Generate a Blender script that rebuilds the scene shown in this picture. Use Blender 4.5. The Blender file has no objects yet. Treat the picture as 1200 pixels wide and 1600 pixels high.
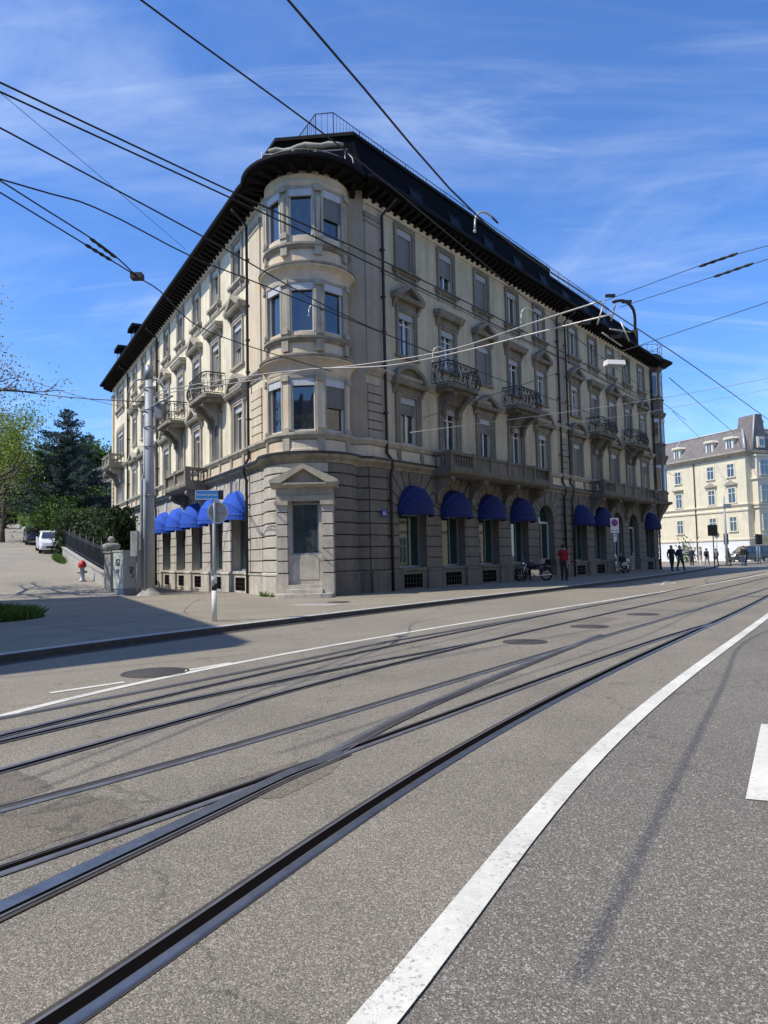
import bpy, math, random
from mathutils import Vector, Matrix, noise
from mathutils.geometry import tessellate_polygon
random.seed(7)
PI=math.pi; R=math.radians
scene=bpy.context.scene
COL=scene.collection
sin,cos=math.sin,math.cos
# ------------------------------------------------------------------ materials
def newmat(name):
    m=bpy.data.materials.new(name); m.use_nodes=True
    nt=m.node_tree; b=nt.nodes['Principled BSDF']
    return m,nt,b
def N(nt,t,**k):
    n=nt.nodes.new(t)
    for a,v in k.items(): setattr(n,a,v)
    return n
def mat(name,col,rough=.6,metal=0.,spec=.5,var=.0,vscale=3.,bump=0.,bscale=30.,coat=0.,dirt=0.,col2=None,streak=0.,emit=None,objvar=0.):
    m,nt,b=newmat(name); L=nt.links
    b.inputs['Roughness'].default_value=rough; b.inputs['Metallic'].default_value=metal
    b.inputs['Specular IOR Level'].default_value=spec; b.inputs['Coat Weight'].default_value=coat
    b.inputs['Coat Roughness'].default_value=.04
    c=tuple(col)+(1,)
    b.inputs['Base Color'].default_value=c
    tc=N(nt,'ShaderNodeNewGeometry')
    out=None
    if var or col2:
        n=N(nt,'ShaderNodeTexNoise'); n.inputs['Scale'].default_value=vscale; n.inputs['Detail'].default_value=6; n.inputs['Roughness'].default_value=.65
        L.new(tc.outputs['Position'],n.inputs['Vector'])
        r=N(nt,'ShaderNodeValToRGB'); e=r.color_ramp.elements; e[0].position=.3; e[1].position=.72
        c2=col2 if col2 else tuple(min(1,x*(1+var)) for x in col)
        c1=col if col2 else tuple(x*(1-var) for x in col)
        e[0].color=tuple(c1)+(1,); e[1].color=tuple(c2)+(1,)
        L.new(n.outputs['Fac'],r.inputs['Fac']); out=r.outputs['Color']
    if streak:
        mp=N(nt,'ShaderNodeMapping'); mp.inputs['Scale'].default_value=(2.6,2.6,.22)
        L.new(tc.outputs['Position'],mp.inputs['Vector'])
        n=N(nt,'ShaderNodeTexNoise'); n.inputs['Scale'].default_value=1.; n.inputs['Detail'].default_value=7; n.inputs['Roughness'].default_value=.7
        L.new(mp.outputs['Vector'],n.inputs['Vector'])
        r=N(nt,'ShaderNodeValToRGB'); e=r.color_ramp.elements; e[0].position=.36; e[1].position=.62
        e[0].color=(1-streak,1-streak,1-streak*1.1,1); e[1].color=(1,1,1,1)
        L.new(n.outputs['Fac'],r.inputs['Fac'])
        mx=N(nt,'ShaderNodeMix',data_type='RGBA',blend_type='MULTIPLY'); mx.inputs['Factor'].default_value=1
        if out: L.new(out,mx.inputs['A'])
        else: mx.inputs['A'].default_value=c
        L.new(r.outputs['Color'],mx.inputs['B']); out=mx.outputs['Result']
    if dirt:
        n=N(nt,'ShaderNodeTexNoise'); n.inputs['Scale'].default_value=.7; n.inputs['Detail'].default_value=9; n.inputs['Roughness'].default_value=.75
        L.new(tc.outputs['Position'],n.inputs['Vector'])
        r=N(nt,'ShaderNodeValToRGB'); e=r.color_ramp.elements; e[0].position=.38; e[1].position=.6
        e[0].color=(1-dirt,1-dirt,1-dirt,1); e[1].color=(1,1,1,1)
        L.new(n.outputs['Fac'],r.inputs['Fac'])
        mx=N(nt,'ShaderNodeMix',data_type='RGBA',blend_type='MULTIPLY'); mx.inputs['Factor'].default_value=1
        if out: L.new(out,mx.inputs['A'])
        else: mx.inputs['A'].default_value=c
        L.new(r.outputs['Color'],mx.inputs['B']); out=mx.outputs['Result']
    if out: L.new(out,b.inputs['Base Color'])
    if bump:
        n=N(nt,'ShaderNodeTexNoise'); n.inputs['Scale'].default_value=bscale; n.inputs['Detail'].default_value=4
        L.new(tc.outputs['Position'],n.inputs['Vector'])
        bp=N(nt,'ShaderNodeBump'); bp.inputs['Strength'].default_value=bump; bp.inputs['Distance'].default_value=.02
        L.new(n.outputs['Fac'],bp.inputs['Height']); L.new(bp.outputs['Normal'],b.inputs['Normal'])
    return m
def asphalt(name,base,light,tint=(1,1,1),stone=.38,scale=195.,patch=.25,rough=.85,pscale=.35):
    """exposed aggregate asphalt: light stones in dark binder, worn and stained in large patches"""
    m,nt,b=newmat(name); L=nt.links
    g=N(nt,'ShaderNodeNewGeometry')
    v=N(nt,'ShaderNodeTexVoronoi'); v.inputs['Scale'].default_value=scale
    L.new(g.outputs['Position'],v.inputs['Vector'])
    v2=N(nt,'ShaderNodeTexVoronoi'); v2.inputs['Scale'].default_value=scale*.55
    L.new(g.outputs['Position'],v2.inputs['Vector'])
    bw=N(nt,'ShaderNodeSeparateColor'); L.new(v.outputs['Color'],bw.inputs[0])
    r=N(nt,'ShaderNodeValToRGB'); el=r.color_ramp.elements
    el[0].position=.0; el[0].color=tuple(x*.55 for x in base)+(1,)
    el[1].position=1.; el[1].color=tuple(light)+(1,)
    for p_,k_ in ((.30,.92),(.62,1.12),(.84,1.42),(.93,1.9)): e=el.new(p_); e.color=tuple(min(1,x*k_) for x in base)+(1,)
    L.new(bw.outputs[0],r.inputs['Fac'])
    bw2=N(nt,'ShaderNodeSeparateColor'); L.new(v2.outputs['Color'],bw2.inputs[0])
    r2=N(nt,'ShaderNodeValToRGB'); r2.color_ramp.elements[0].position=.92; r2.color_ramp.elements[0].color=(0,0,0,1); r2.color_ramp.elements[1].position=.97
    L.new(bw2.outputs[1],r2.inputs['Fac'])
    mx=N(nt,'ShaderNodeMix',data_type='RGBA'); L.new(r2.outputs['Color'],mx.inputs['Factor'])
    L.new(r.outputs['Color'],mx.inputs['A']); mx.inputs['B'].default_value=tuple(min(1,x*stone*2) for x in light)+(1,)
    # stains
    n=N(nt,'ShaderNodeTexNoise'); n.inputs['Scale'].default_value=pscale; n.inputs['Detail'].default_value=8; n.inputs['Roughness'].default_value=.62
    L.new(g.outputs['Position'],n.inputs['Vector'])
    r3=N(nt,'ShaderNodeValToRGB'); e=r3.color_ramp.elements; e[0].position=.33; e[1].position=.66
    e[0].color=(1-patch,1-patch,1-patch,1); e[1].color=(1+patch*.35,1+patch*.33,1+patch*.28,1)
    L.new(n.outputs['Fac'],r3.inputs['Fac'])
    m2=N(nt,'ShaderNodeMix',data_type='RGBA',blend_type='MULTIPLY'); m2.inputs['Factor'].default_value=1
    L.new(mx.outputs['Result'],m2.inputs['A']); L.new(r3.outputs['Color'],m2.inputs['B'])
    # hairline cracks and dark drips
    nd=N(nt,'ShaderNodeTexNoise'); nd.inputs['Scale'].default_value=2.2; nd.inputs['Detail'].default_value=5; L.new(g.outputs['Position'],nd.inputs['Vector'])
    va=N(nt,'ShaderNodeVectorMath',operation='MULTIPLY_ADD'); L.new(nd.outputs['Color'],va.inputs[0]); va.inputs[1].default_value=(.9,.9,0); L.new(g.outputs['Position'],va.inputs[2])
    vc=N(nt,'ShaderNodeTexVoronoi',feature='DISTANCE_TO_EDGE'); vc.inputs['Scale'].default_value=.33; L.new(va.outputs[0],vc.inputs['Vector'])
    rc=N(nt,'ShaderNodeMapRange'); rc.inputs['From Min'].default_value=.0015; rc.inputs['From Max'].default_value=.0045; rc.inputs['To Min'].default_value=.74; L.new(vc.outputs['Distance'],rc.inputs['Value'])
    ns=N(nt,'ShaderNodeTexNoise'); ns.inputs['Scale'].default_value=1.7; ns.inputs['Detail'].default_value=10; ns.inputs['Roughness'].default_value=.7; L.new(g.outputs['Position'],ns.inputs['Vector'])
    rs=N(nt,'ShaderNodeMapRange'); rs.inputs['From Min'].default_value=.60; rs.inputs['From Max'].default_value=.72; rs.inputs['To Min'].default_value=1.; rs.inputs['To Max'].default_value=.66; L.new(ns.outputs['Fac'],rs.inputs['Value'])
    mm=N(nt,'ShaderNodeMath',operation='MULTIPLY'); L.new(rc.outputs[0],mm.inputs[0]); L.new(rs.outputs[0],mm.inputs[1])
    m3=N(nt,'ShaderNodeVectorMath',operation='SCALE'); L.new(m2.outputs['Result'],m3.inputs[0]); L.new(mm.outputs[0],m3.inputs['Scale'])
    L.new(m3.outputs[0],b.inputs['Base Color'])
    b.inputs['Roughness'].default_value=rough; b.inputs['Specular IOR Level'].default_value=.2
    bp=N(nt,'ShaderNodeBump'); bp.inputs['Strength'].default_value=.55; bp.inputs['Distance'].default_value=.006
    L.new(v.outputs['Distance'],bp.inputs['Height']); bp.invert=True
    L.new(bp.outputs['Normal'],b.inputs['Normal'])
    return m
def leafmat(name,c1,c2,c3,trans=.35):
    m,nt,b=newmat(name); L=nt.links
    g=N(nt,'ShaderNodeNewGeometry')
    r=N(nt,'ShaderNodeValToRGB'); e=r.color_ramp.elements
    e[0].color=tuple(c1)+(1,); e[1].color=tuple(c3)+(1,); q=e.new(.55); q.color=tuple(c2)+(1,)
    L.new(g.outputs['Random Per Island'],r.inputs['Fac'])
    L.new(r.outputs['Color'],b.inputs['Base Color']); b.inputs['Roughness'].default_value=.55
    b.inputs['Specular IOR Level'].default_value=.25
    t=N(nt,'ShaderNodeBsdfTranslucent'); L.new(r.outputs['Color'],t.inputs['Color'])
    ms=N(nt,'ShaderNodeMixShader'); ms.inputs[0].default_value=trans
    L.new(b.outputs[0],ms.inputs[1]); L.new(t.outputs[0],ms.inputs[2])
    L.new(ms.outputs[0],nt.nodes['Material Output'].inputs['Surface'])
    return m
M={}
M['plaster']=mat('plaster',(.84,.75,.55),.9,var=.09,vscale=1.1,bump=.15,streak=.24,dirt=.14)
M['sandstone']=mat('sandstone',(.68,.52,.33),.9,var=.14,vscale=.9,bump=.2,streak=.18,dirt=.15,col2=(.70,.64,.52))
M['trim']=mat('trim_stone',(.46,.415,.33),.88,var=.16,vscale=2.2,bump=.22,streak=.3,dirt=.2)
M['trimdark']=mat('weathered_trim_stone',(.34,.305,.245),.9,var=.22,vscale=2.5,bump=.25,streak=.4,dirt=.25)
M['granite']=mat('rusticated_stone',(.54,.50,.43),.88,var=.14,vscale=5.,bump=.5,bscale=22,streak=.2,dirt=.22)
M['joint']=mat('stone_joint',(.05,.045,.04),.95,var=.2)
M['plinth']=mat('plinth_stone',(.58,.54,.47),.88,var=.16,vscale=4.,bump=.4,bscale=18,streak=.3,dirt=.25)
M['eave']=mat('dark_eave_timber',(.012,.010,.009),.8,spec=.15,var=.3,vscale=4)
M['gutter']=mat('gutter_metal',(.008,.008,.009),.7,spec=.12)
M['slate']=mat('slate_roof',(.006,.006,.008),.9,spec=.05,var=.4,vscale=7,bump=.5,bscale=14)
M['brick']=mat('chimney_brick',(.035,.022,.018),.9,var=.3,vscale=9)
M['pipe']=mat('downpipe_metal',(.028,.024,.022),.5,metal=.3)
M['frame']=mat('window_frame_paint',(.62,.61,.57),.5,var=.06)
M['housing']=mat('blind_housing_paint',(.52,.53,.54),.5,var=.08,streak=.15)
M['slat']=mat('blind_slats',(.15,.15,.152),.55,var=.1)
M['pane']=mat('window_glass',(.018,.022,.026),.03,spec=1.,coat=1.)
M['shopglass']=mat('shop_glass',(.012,.035,.034),.03,spec=.6,coat=.35)
M['awning']=mat('blue_awning_cloth',(.014,.085,.50),.85,var=.14,vscale=2.5,bump=.1,dirt=.15)
M['awnseam']=mat('awning_seam',(.008,.04,.26),.8)
M['iron']=mat('wrought_iron',(.016,.015,.015),.55)
M['white']=mat('white_paint',(.74,.73,.69),.7,var=.08,vscale=8,dirt=.1)
M['roadpaint']=mat('road_paint',(.70,.68,.60),.8,var=.10,vscale=20,bump=.2,bscale=120,dirt=.24)
def wearpaint():
    m=M['roadpaint']; nt=m.node_tree; L=nt.links; b=nt.nodes['Principled BSDF']; src=b.inputs['Base Color'].links[0].from_socket
    g=N(nt,'ShaderNodeNewGeometry'); n=N(nt,'ShaderNodeTexNoise'); n.inputs['Scale'].default_value=38; n.inputs['Detail'].default_value=9; n.inputs['Roughness'].default_value=.72; L.new(g.outputs['Position'],n.inputs['Vector'])
    n2=N(nt,'ShaderNodeTexNoise'); n2.inputs['Scale'].default_value=2.3; n2.inputs['Detail'].default_value=4; L.new(g.outputs['Position'],n2.inputs['Vector'])
    ad=N(nt,'ShaderNodeMath',operation='MULTIPLY_ADD'); L.new(n2.outputs['Fac'],ad.inputs[0]); ad.inputs[1].default_value=.35; L.new(n.outputs['Fac'],ad.inputs[2])
    mr=N(nt,'ShaderNodeMapRange'); mr.inputs['From Min'].default_value=.53; mr.inputs['From Max'].default_value=.60; L.new(ad.outputs[0],mr.inputs['Value'])
    mx=N(nt,'ShaderNodeMix',data_type='RGBA'); L.new(mr.outputs[0],mx.inputs['Factor']); mx.inputs['A'].default_value=(.33,.31,.27,1); L.new(src,mx.inputs['B']); L.new(mx.outputs['Result'],b.inputs['Base Color'])
wearpaint()
M['steel']=mat('rail_steel',(.27,.27,.275),.42,metal=.9,var=.25,vscale=6)
M['groove']=mat('rail_groove',(.006,.005,.005),1.,spec=0.)
M['roofpane']=mat('roof_glass',(.008,.009,.012),.5,spec=.1)
M['seal']=mat('rail_seal',(.052,.044,.036),.8,var=.35,vscale=5,bump=.3)
M['seal2']=mat('filled_groove',(.05,.046,.042),.8,var=.3)
M['oldsteel']=mat('dull_rail_steel',(.17,.17,.175),.5,metal=.4,var=.3,vscale=5)
M['kerb']=mat('kerb_granite',(.42,.40,.36),.85,var=.2,vscale=9,bump=.3)
M['kerbface']=mat('kerb_face_shaded',(.07,.065,.06),.9,var=.3,vscale=6,bump=.3)  # kerb side turned from the sun, its shade put into the colour
M['galv']=mat('galvanised_steel',(.36,.385,.41),.6,metal=.1,var=.12,vscale=3,streak=.12)
M['galvdark']=mat('dark_mast_paint',(.25,.27,.29),.5,metal=.3,var=.1)
M['concrete']=mat('concrete',(.40,.38,.33),.9,var=.2,vscale=3,bump=.3,dirt=.2)
M['cabinet']=mat('cabinet_paint',(.47,.49,.44),.6,var=.06,streak=.15)
M['black']=mat('black_paint',(.015,.015,.016),.5)
M['rubber']=mat('rubber',(.015,.015,.015),.8)
M['cable']=mat('cable_black',(.012,.012,.013),.5)
M['copper']=mat('span_tube_metal',(.46,.44,.40),.4,metal=.3)
M['red']=mat('red_paint',(.45,.02,.02),.5)
M['blue']=mat('sign_blue',(.03,.22,.55),.45)
M['sign_red']=mat('sign_red',(.42,.02,.04),.5)
M['sign_blue2']=mat('sign_deep_blue',(.02,.05,.3),.5)
M['vancol']=mat('van_grey_paint',(.07,.075,.08),.3,metal=.4,coat=.6)
M['whitecar']=mat('car_white_paint',(.78,.79,.8),.25,coat=.7)
M['darkcar']=mat('car_dark_paint',(.02,.022,.028),.25,coat=.7)
M['chrome']=mat('chrome',(.6,.6,.6),.15,metal=1)
M['skin']=mat('skin',(.45,.26,.18),.6)
M['hair']=mat('dark_hair',(.02,.014,.01),.8)
M['jeans']=mat('dark_trousers',(.018,.02,.028),.9)
M['jeansblue']=mat('blue_jeans',(.05,.08,.15),.9)
M['cloth_red']=mat('red_shirt',(.32,.015,.02),.9)
M['cloth_black']=mat('black_cloth',(.015,.015,.017),.9)
M['cloth_grey']=mat('grey_cloth',(.22,.21,.2),.9)
M['cloth_white']=mat('white_cloth',(.62,.6,.57),.9)
M['cloth_navy']=mat('navy_cloth',(.02,.03,.07),.9)
M['cloth_maroon']=mat('maroon_cloth',(.15,.015,.04),.9)
M['yellow']=mat('yellow_plaster',(.70,.63,.45),.9,var=.1,vscale=1.2,streak=.1)
M['cream']=mat('cream_trim',(.66,.60,.45),.9,var=.08)
M['tiles']=mat('brown_roof_tiles',(.17,.15,.14),.85,var=.3,vscale=1.5,bump=.4,bscale=6)
M['zinc']=mat('zinc_flashing',(.42,.43,.44),.5,metal=.3)
M['bark']=mat('bark',(.09,.065,.045),.95,var=.3,vscale=6,bump=.6)
M['housewall']=mat('pale_house_plaster',(.5,.44,.33),.9,var=.1)
M['darktiles']=mat('dark_roof_tiles',(.022,.017,.014),.9,var=.35,vscale=3,bump=.4,bscale=8)
M['manhole']=mat('cast_iron',(.075,.068,.06),.7,metal=.2,var=.5,vscale=45,bump=1.,bscale=60)
M['portalglass']=mat('portal_glass',(.035,.05,.052),.04,spec=.8,coat=.6,var=.5,vscale=1.6)
M['curtain']=mat('curtain_behind_glass',(.34,.33,.31),.2,spec=.8,coat=1.,var=.15,vscale=9)
M['leaf_lime']=leafmat('leaves_lime',(.10,.16,.015),(.22,.30,.035),(.36,.42,.08),.45)
M['leaf_green']=leafmat('leaves_green',(.04,.08,.015),(.09,.16,.03),(.18,.24,.06))
M['leaf_hedge']=leafmat('leaves_hedge',(.08,.15,.02),(.17,.28,.05),(.26,.36,.09))
M['leaf_dark']=leafmat('leaves_dark',(.012,.025,.008),(.03,.052,.018),(.08,.11,.035),.25)
M['needle']=leafmat('needles_bluegreen',(.04,.06,.048),(.10,.14,.12),(.22,.27,.235),.2)
M['leaf_pale']=leafmat('leaves_pale_spring',(.12,.14,.07),(.26,.28,.17),(.42,.42,.32),.4)
M['grass']=leafmat('grass_blades',(.04,.09,.012),(.09,.17,.025),(.18,.26,.05))
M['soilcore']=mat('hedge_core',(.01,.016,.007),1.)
M['asphalt_r']=asphalt('lane_asphalt',(.160,.147,.126),(.50,.46,.40),patch=.16)
M['asphalt_t']=asphalt('track_asphalt',(.205,.184,.148),(.49,.44,.355),patch=.2,pscale=.5)
M['asphalt_l']=asphalt('far_lane_asphalt',(.225,.20,.158),(.46,.42,.345),patch=.12,scale=170)
M['asphalt_p']=asphalt('patch_asphalt',(.17,.15,.12),(.28,.25,.20),patch=.22,scale=170)
M['asphalt_s']=asphalt('pavement_asphalt',(.255,.225,.172),(.40,.36,.285),patch=.16,scale=130,pscale=.6)
M['asphalt_h']=asphalt('side_street_asphalt',(.28,.252,.205),(.42,.385,.32),patch=.16,scale=130)
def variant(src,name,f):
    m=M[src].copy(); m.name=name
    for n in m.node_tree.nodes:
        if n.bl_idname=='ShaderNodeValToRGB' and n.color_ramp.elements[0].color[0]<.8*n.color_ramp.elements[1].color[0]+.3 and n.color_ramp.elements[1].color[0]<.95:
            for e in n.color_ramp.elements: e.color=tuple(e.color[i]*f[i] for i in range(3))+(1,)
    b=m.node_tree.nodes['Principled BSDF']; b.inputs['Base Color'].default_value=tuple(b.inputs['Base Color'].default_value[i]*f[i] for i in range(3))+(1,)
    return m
M['granite_shade']=variant('granite','granite_shade',(.34,.335,.325)); M['plinth_shade']=variant('plinth','plinth_shade',(.32,.315,.30)); M['sandstone_shade']=variant('sandstone','sandstone_shade',(.6,.6,.6))  # copies for the corner's sun-averted side, darkened to carry its shade
# ------------------------------------------------------------------ mesh builder
class MB:
    def __init__(s): s.v=[]; s.f=[]; s.mi=[]; s.mats=[]; s.cur=0; s.smooth=[]; s.sm=False
    def use(s,m):
        mm=M[m]
        if mm not in s.mats: s.mats.append(mm)
        s.cur=s.mats.index(mm); return s
    def add(s,vs,fs):
        o=len(s.v); s.v+= [tuple(v) for v in vs]
        for f in fs: s.f.append([i+o for i in f]); s.mi.append(s.cur); s.smooth.append(s.sm)
        return s
    def quad(s,*p): return s.add(p,[list(range(len(p)))])
    def box(s,x0,x1,y0,y1,z0,z1):
        if x0>x1:x0,x1=x1,x0
        if y0>y1:y0,y1=y1,y0
        if z0>z1:z0,z1=z1,z0
        v=[(x,y,z) for z in(z0,z1) for y in(y0,y1) for x in(x0,x1)]
        return s.add(v,[[0,2,3,1],[4,5,7,6],[0,1,5,4],[2,6,7,3],[0,4,6,2],[1,3,7,5]])
    def prism(s,poly,y0,y1):
        """poly in (x,z), extruded along y"""
        n=len(poly)
        v=[(x,y0,z) for x,z in poly]+[(x,y1,z) for x,z in poly]
        fs=[list(range(n)),list(range(2*n-1,n-1,-1))]
        for i in range(n): j=(i+1)%n; fs.append([i,i+n,j+n,j])
        return s.add(v,fs)
    def prismz(s,poly,z0,z1):
        n=len(poly)
        v=[(x,y,z0) for x,y in poly]+[(x,y,z1) for x,y in poly]
        fs=[list(range(n-1,-1,-1)),list(range(n,2*n))]
        for i in range(n): j=(i+1)%n; fs.append([i,j,j+n,i+n])
        return s.add(v,fs)
    def prismx(s,poly,x0,x1):
        """poly in (y,z), extruded along x"""
        n=len(poly)
        v=[(x0,y,z) for y,z in poly]+[(x1,y,z) for y,z in poly]
        fs=[list(range(n-1,-1,-1)),list(range(n,2*n))]
        for i in range(n): j=(i+1)%n; fs.append([i,j,j+n,i+n])
        return s.add(v,fs)
    def tube(s,pts,r,n=6,cap=True,smooth=True):
        pts=[Vector(p) for p in pts]; old=s.sm; s.sm=smooth
        rs=r if isinstance(r,(list,tuple)) else [r]*len(pts)
        vs=[];up=None
        for i,p in enumerate(pts):
            a=pts[max(i-1,0)]; b=pts[min(i+1,len(pts)-1)]
            d=(b-a)
            if d.length<1e-9: d=Vector((0,0,1))
            d.normalize()
            if up is None:
                up=Vector((0,0,1)) if abs(d.z)<.9 else Vector((1,0,0))
            u=(up-d*up.dot(d))
            if u.length<1e-6: u=d.orthogonal()
            u.normalize(); w=d.cross(u); up=u
            for k in range(n):
                t=2*PI*k/n; vs.append(p+(u*cos(t)+w*sin(t))*rs[i])
        fs=[]
        for i in range(len(pts)-1):
            for k in range(n):
                a=i*n+k; b=i*n+(k+1)%n
                fs.append([a,b,b+n,a+n])
        if cap: fs.append(list(range(n-1,-1,-1))); fs.append([len(pts)*n-n+k for k in range(n)])
        s.add(vs,fs); s.sm=old; return s
    def lathe(s,prof,cx=0,cy=0,n=20,a0=0,a1=2*PI,smooth=True):
        """prof list (r,z) bottom to top"""
        old=s.sm; s.sm=smooth
        full=abs(a1-a0-2*PI)<1e-6; m=n if full else n+1
        vs=[]
        for r,z in prof:
            for k in range(m):
                t=a0+(a1-a0)*k/n; vs.append((cx+r*cos(t),cy+r*sin(t),z))
        fs=[]
        for i in range(len(prof)-1):
            for k in range(n):
                a=i*m+k; b=i*m+(k+1)%m
                fs.append([a,b,b+m,a+m])
        s.add(vs,fs)
        s.sm=old; return s
    def sphere(s,c,r,n=12,m=8,sc=(1,1,1)):
        old=s.sm; s.sm=True
        vs=[];fs=[]
        for i in range(m+1):
            p=PI*i/m
            for k in range(n):
                t=2*PI*k/n; vs.append((c[0]+r*sc[0]*sin(p)*cos(t),c[1]+r*sc[1]*sin(p)*sin(t),c[2]-r*sc[2]*cos(p)))
        for i in range(m):
            for k in range(n):
                a=i*n+k;b=i*n+(k+1)%n; fs.append([a,b,b+n,a+n])
        s.add(vs,fs); s.sm=old; return s
    def sweep(s,path,prof,z=0,capends=True):
        """path 2D points; outward = right hand side of travel; prof list (o,z)"""
        n=len(path); vs=[]
        for i in range(n):
            p=Vector(path[i])
            d0=(Vector(path[i])-Vector(path[i-1])).normalized() if i>0 else None
            d1=(Vector(path[i+1])-Vector(path[i])).normalized() if i<n-1 else None
            if d0 is None: d0=d1
            if d1 is None: d1=d0
            n0=Vector((d0.y,-d0.x)); n1=Vector((d1.y,-d1.x)); m=(n0+n1).normalized(); c=max(.45,m.dot(n0))
            for o,zz in prof: q=p+m*(o/c); vs.append((q.x,q.y,zz+z))
        k=len(prof); fs=[]
        for i in range(n-1):
            for j in range(k-1):
                a=i*k+j; fs.append([a,a+k,a+k+1,a+1])
        if capends: fs.append(list(range(k))); fs.append([(n-1)*k+j for j in range(k-1,-1,-1)])
        return s.add(vs,fs)
    def ribbon(s,pts,w,z,zc=None):
        """flat strip centred on 2D pts"""
        n=len(pts); vs=[]
        for i in range(n):
            a=Vector(pts[max(i-1,0)]); b=Vector(pts[min(i+1,n-1)]); d=(b-a).normalized(); m=Vector((d.y,-d.x)); p=Vector(pts[i])
            ww=w if not isinstance(w,(list,tuple)) else w[i]
            q=p+m*ww/2; r=p-m*ww/2
            vs+=[(q.x,q.y,z),(r.x,r.y,z)]
        return s.add(vs,[[2*i,2*i+2,2*i+3,2*i+1] for i in range(n-1)])
    def build(s,name,parent=None,mtx=None,warp=None,label=None):
        me=bpy.data.meshes.new(name)
        v=s.v if warp is None else [warp(p) for p in s.v]
        me.from_pydata(v,[],s.f)
        for m in s.mats: me.materials.append(m)
        me.polygons.foreach_set('material_index',s.mi)
        me.polygons.foreach_set('use_smooth',s.smooth)
        me.update()
        o=bpy.data.objects.new(name,me); COL.objects.link(o)
        if mtx is not None: o.matrix_world=mtx
        if parent is not None: setparent(o,parent)
        if label: o['label']=label
        return o
WM={}
def setparent(o,p):
    o.parent=p; o.matrix_parent_inverse=WM.get(p.name,p.matrix_basis).inverted()
def reg(o,m=None):
    """remember the world matrix of a parent whose own parent is set"""
    WM[o.name]=(m if m is not None else o.matrix_basis).copy(); return o
def tag(o,label,cat,group=None,kind=None):
    if label:o['label']=label
    if cat:o['category']=cat
    if group:o['group']=group
    if kind:o['kind']=kind
    return o
def struct(o): o['kind']='structure'; return o
def empty(name,loc,label,cat,group=None,rz=0):
    o=bpy.data.objects.new(name,None); COL.objects.link(o); o.empty_display_size=.3
    o.matrix_world=Matrix.Translation(loc)@Matrix.Rotation(rz,4,'Z')
    return tag(o,label,cat,group)
def T(x,y,z): return Matrix.Translation((x,y,z))
def RZ(a): return Matrix.Rotation(a,4,'Z')
def copytree(o,mtx,label=None,group=None):
    """copy a top-level thing with its parts"""
    c=o.copy(); COL.objects.link(c); c.matrix_world=mtx
    if label:c['label']=label
    if group:c['group']=group
    def rec(src,dst):
        for ch in [x for x in src.children]:
            d=ch.copy(); COL.objects.link(d); d.parent=dst; rec(ch,d)
    rec(o,c); return c
def smoothpts(P,k=4):
    out=[]
    for i in range(len(P)-1):
        p0=Vector(P[max(i-1,0)]);p1=Vector(P[i]);p2=Vector(P[i+1]);p3=Vector(P[min(i+2,len(P)-1)])
        for j in range(k):
            t=j/k
            out.append(tuple(.5*((2*p1)+(p2-p0)*t+(2*p0-5*p1+4*p2-p3)*t*t+(3*p1-p0-3*p2+p3)*t**3)))
    out.append(tuple(P[-1])); return out
# ------------------------------------------------------------------ camera, light, sky
F=1110.; PITCH=math.atan(73/F); ROLL=.022
cam=bpy.data.cameras.new('camera'); co=bpy.data.objects.new('camera',cam); COL.objects.link(co); scene.camera=co
cam.sensor_fit='VERTICAL'; cam.sensor_height=36; cam.lens=36*F/1600; cam.clip_start=.05; cam.clip_end=6000
d=Vector((0,cos(PITCH),sin(PITCH))); r0=Vector((1,0,0)); u0=r0.cross(d)
r=r0*cos(ROLL)-u0*sin(ROLL); u=r0*sin(ROLL)+u0*cos(ROLL)
co.matrix_world=Matrix(((r.x,u.x,-d.x,0),(r.y,u.y,-d.y,0),(r.z,u.z,-d.z,1.38),(0,0,0,1)))
EL=R(53); lt=Vector((.914,.407,0)).normalized()
sun=bpy.data.lights.new('sun','SUN'); so=bpy.data.objects.new('sun',sun); COL.objects.link(so)
sun.energy=5.0; sun.angle=R(.5); sun.color=(1,.93,.81)
ldir=Vector((lt.x*cos(EL),lt.y*cos(EL),-sin(EL)))
so.rotation_euler=ldir.to_track_quat('-Z','Y').to_euler(); so.location=(-30,0,60)
w=bpy.data.worlds.new('World'); scene.world=w; w.use_nodes=True; nt=w.node_tree; L=nt.links
bg=nt.nodes['Background']; sky=N(nt,'ShaderNodeTexSky'); sky.sky_type='NISHITA'; sky.sun_disc=False
sky.sun_elevation=EL; sky.sun_rotation=math.atan2(-lt.x,-lt.y); sky.air_density=1.; sky.dust_density=.35; sky.ozone_density=2.6; sky.altitude=450
tc=N(nt,'ShaderNodeTexCoord'); sp=N(nt,'ShaderNodeSeparateXYZ'); L.new(tc.outputs['Generated'],sp.inputs[0])
az=N(nt,'ShaderNodeMath',operation='MAXIMUM'); L.new(sp.outputs['Z'],az.inputs[0]); az.inputs[1].default_value=.0
ad=N(nt,'ShaderNodeMath',operation='ADD'); L.new(az.outputs[0],ad.inputs[0]); ad.inputs[1].default_value=.22
dx=N(nt,'ShaderNodeMath',operation='DIVIDE'); L.new(sp.outputs['X'],dx.inputs[0]); L.new(ad.outputs[0],dx.inputs[1])
dy=N(nt,'ShaderNodeMath',operation='DIVIDE'); L.new(sp.outputs['Y'],dy.inputs[0]); L.new(ad.outputs[0],dy.inputs[1])
cb=N(nt,'ShaderNodeCombineXYZ'); L.new(dx.outputs[0],cb.inputs[0]); L.new(dy.outputs[0],cb.inputs[1])
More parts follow.
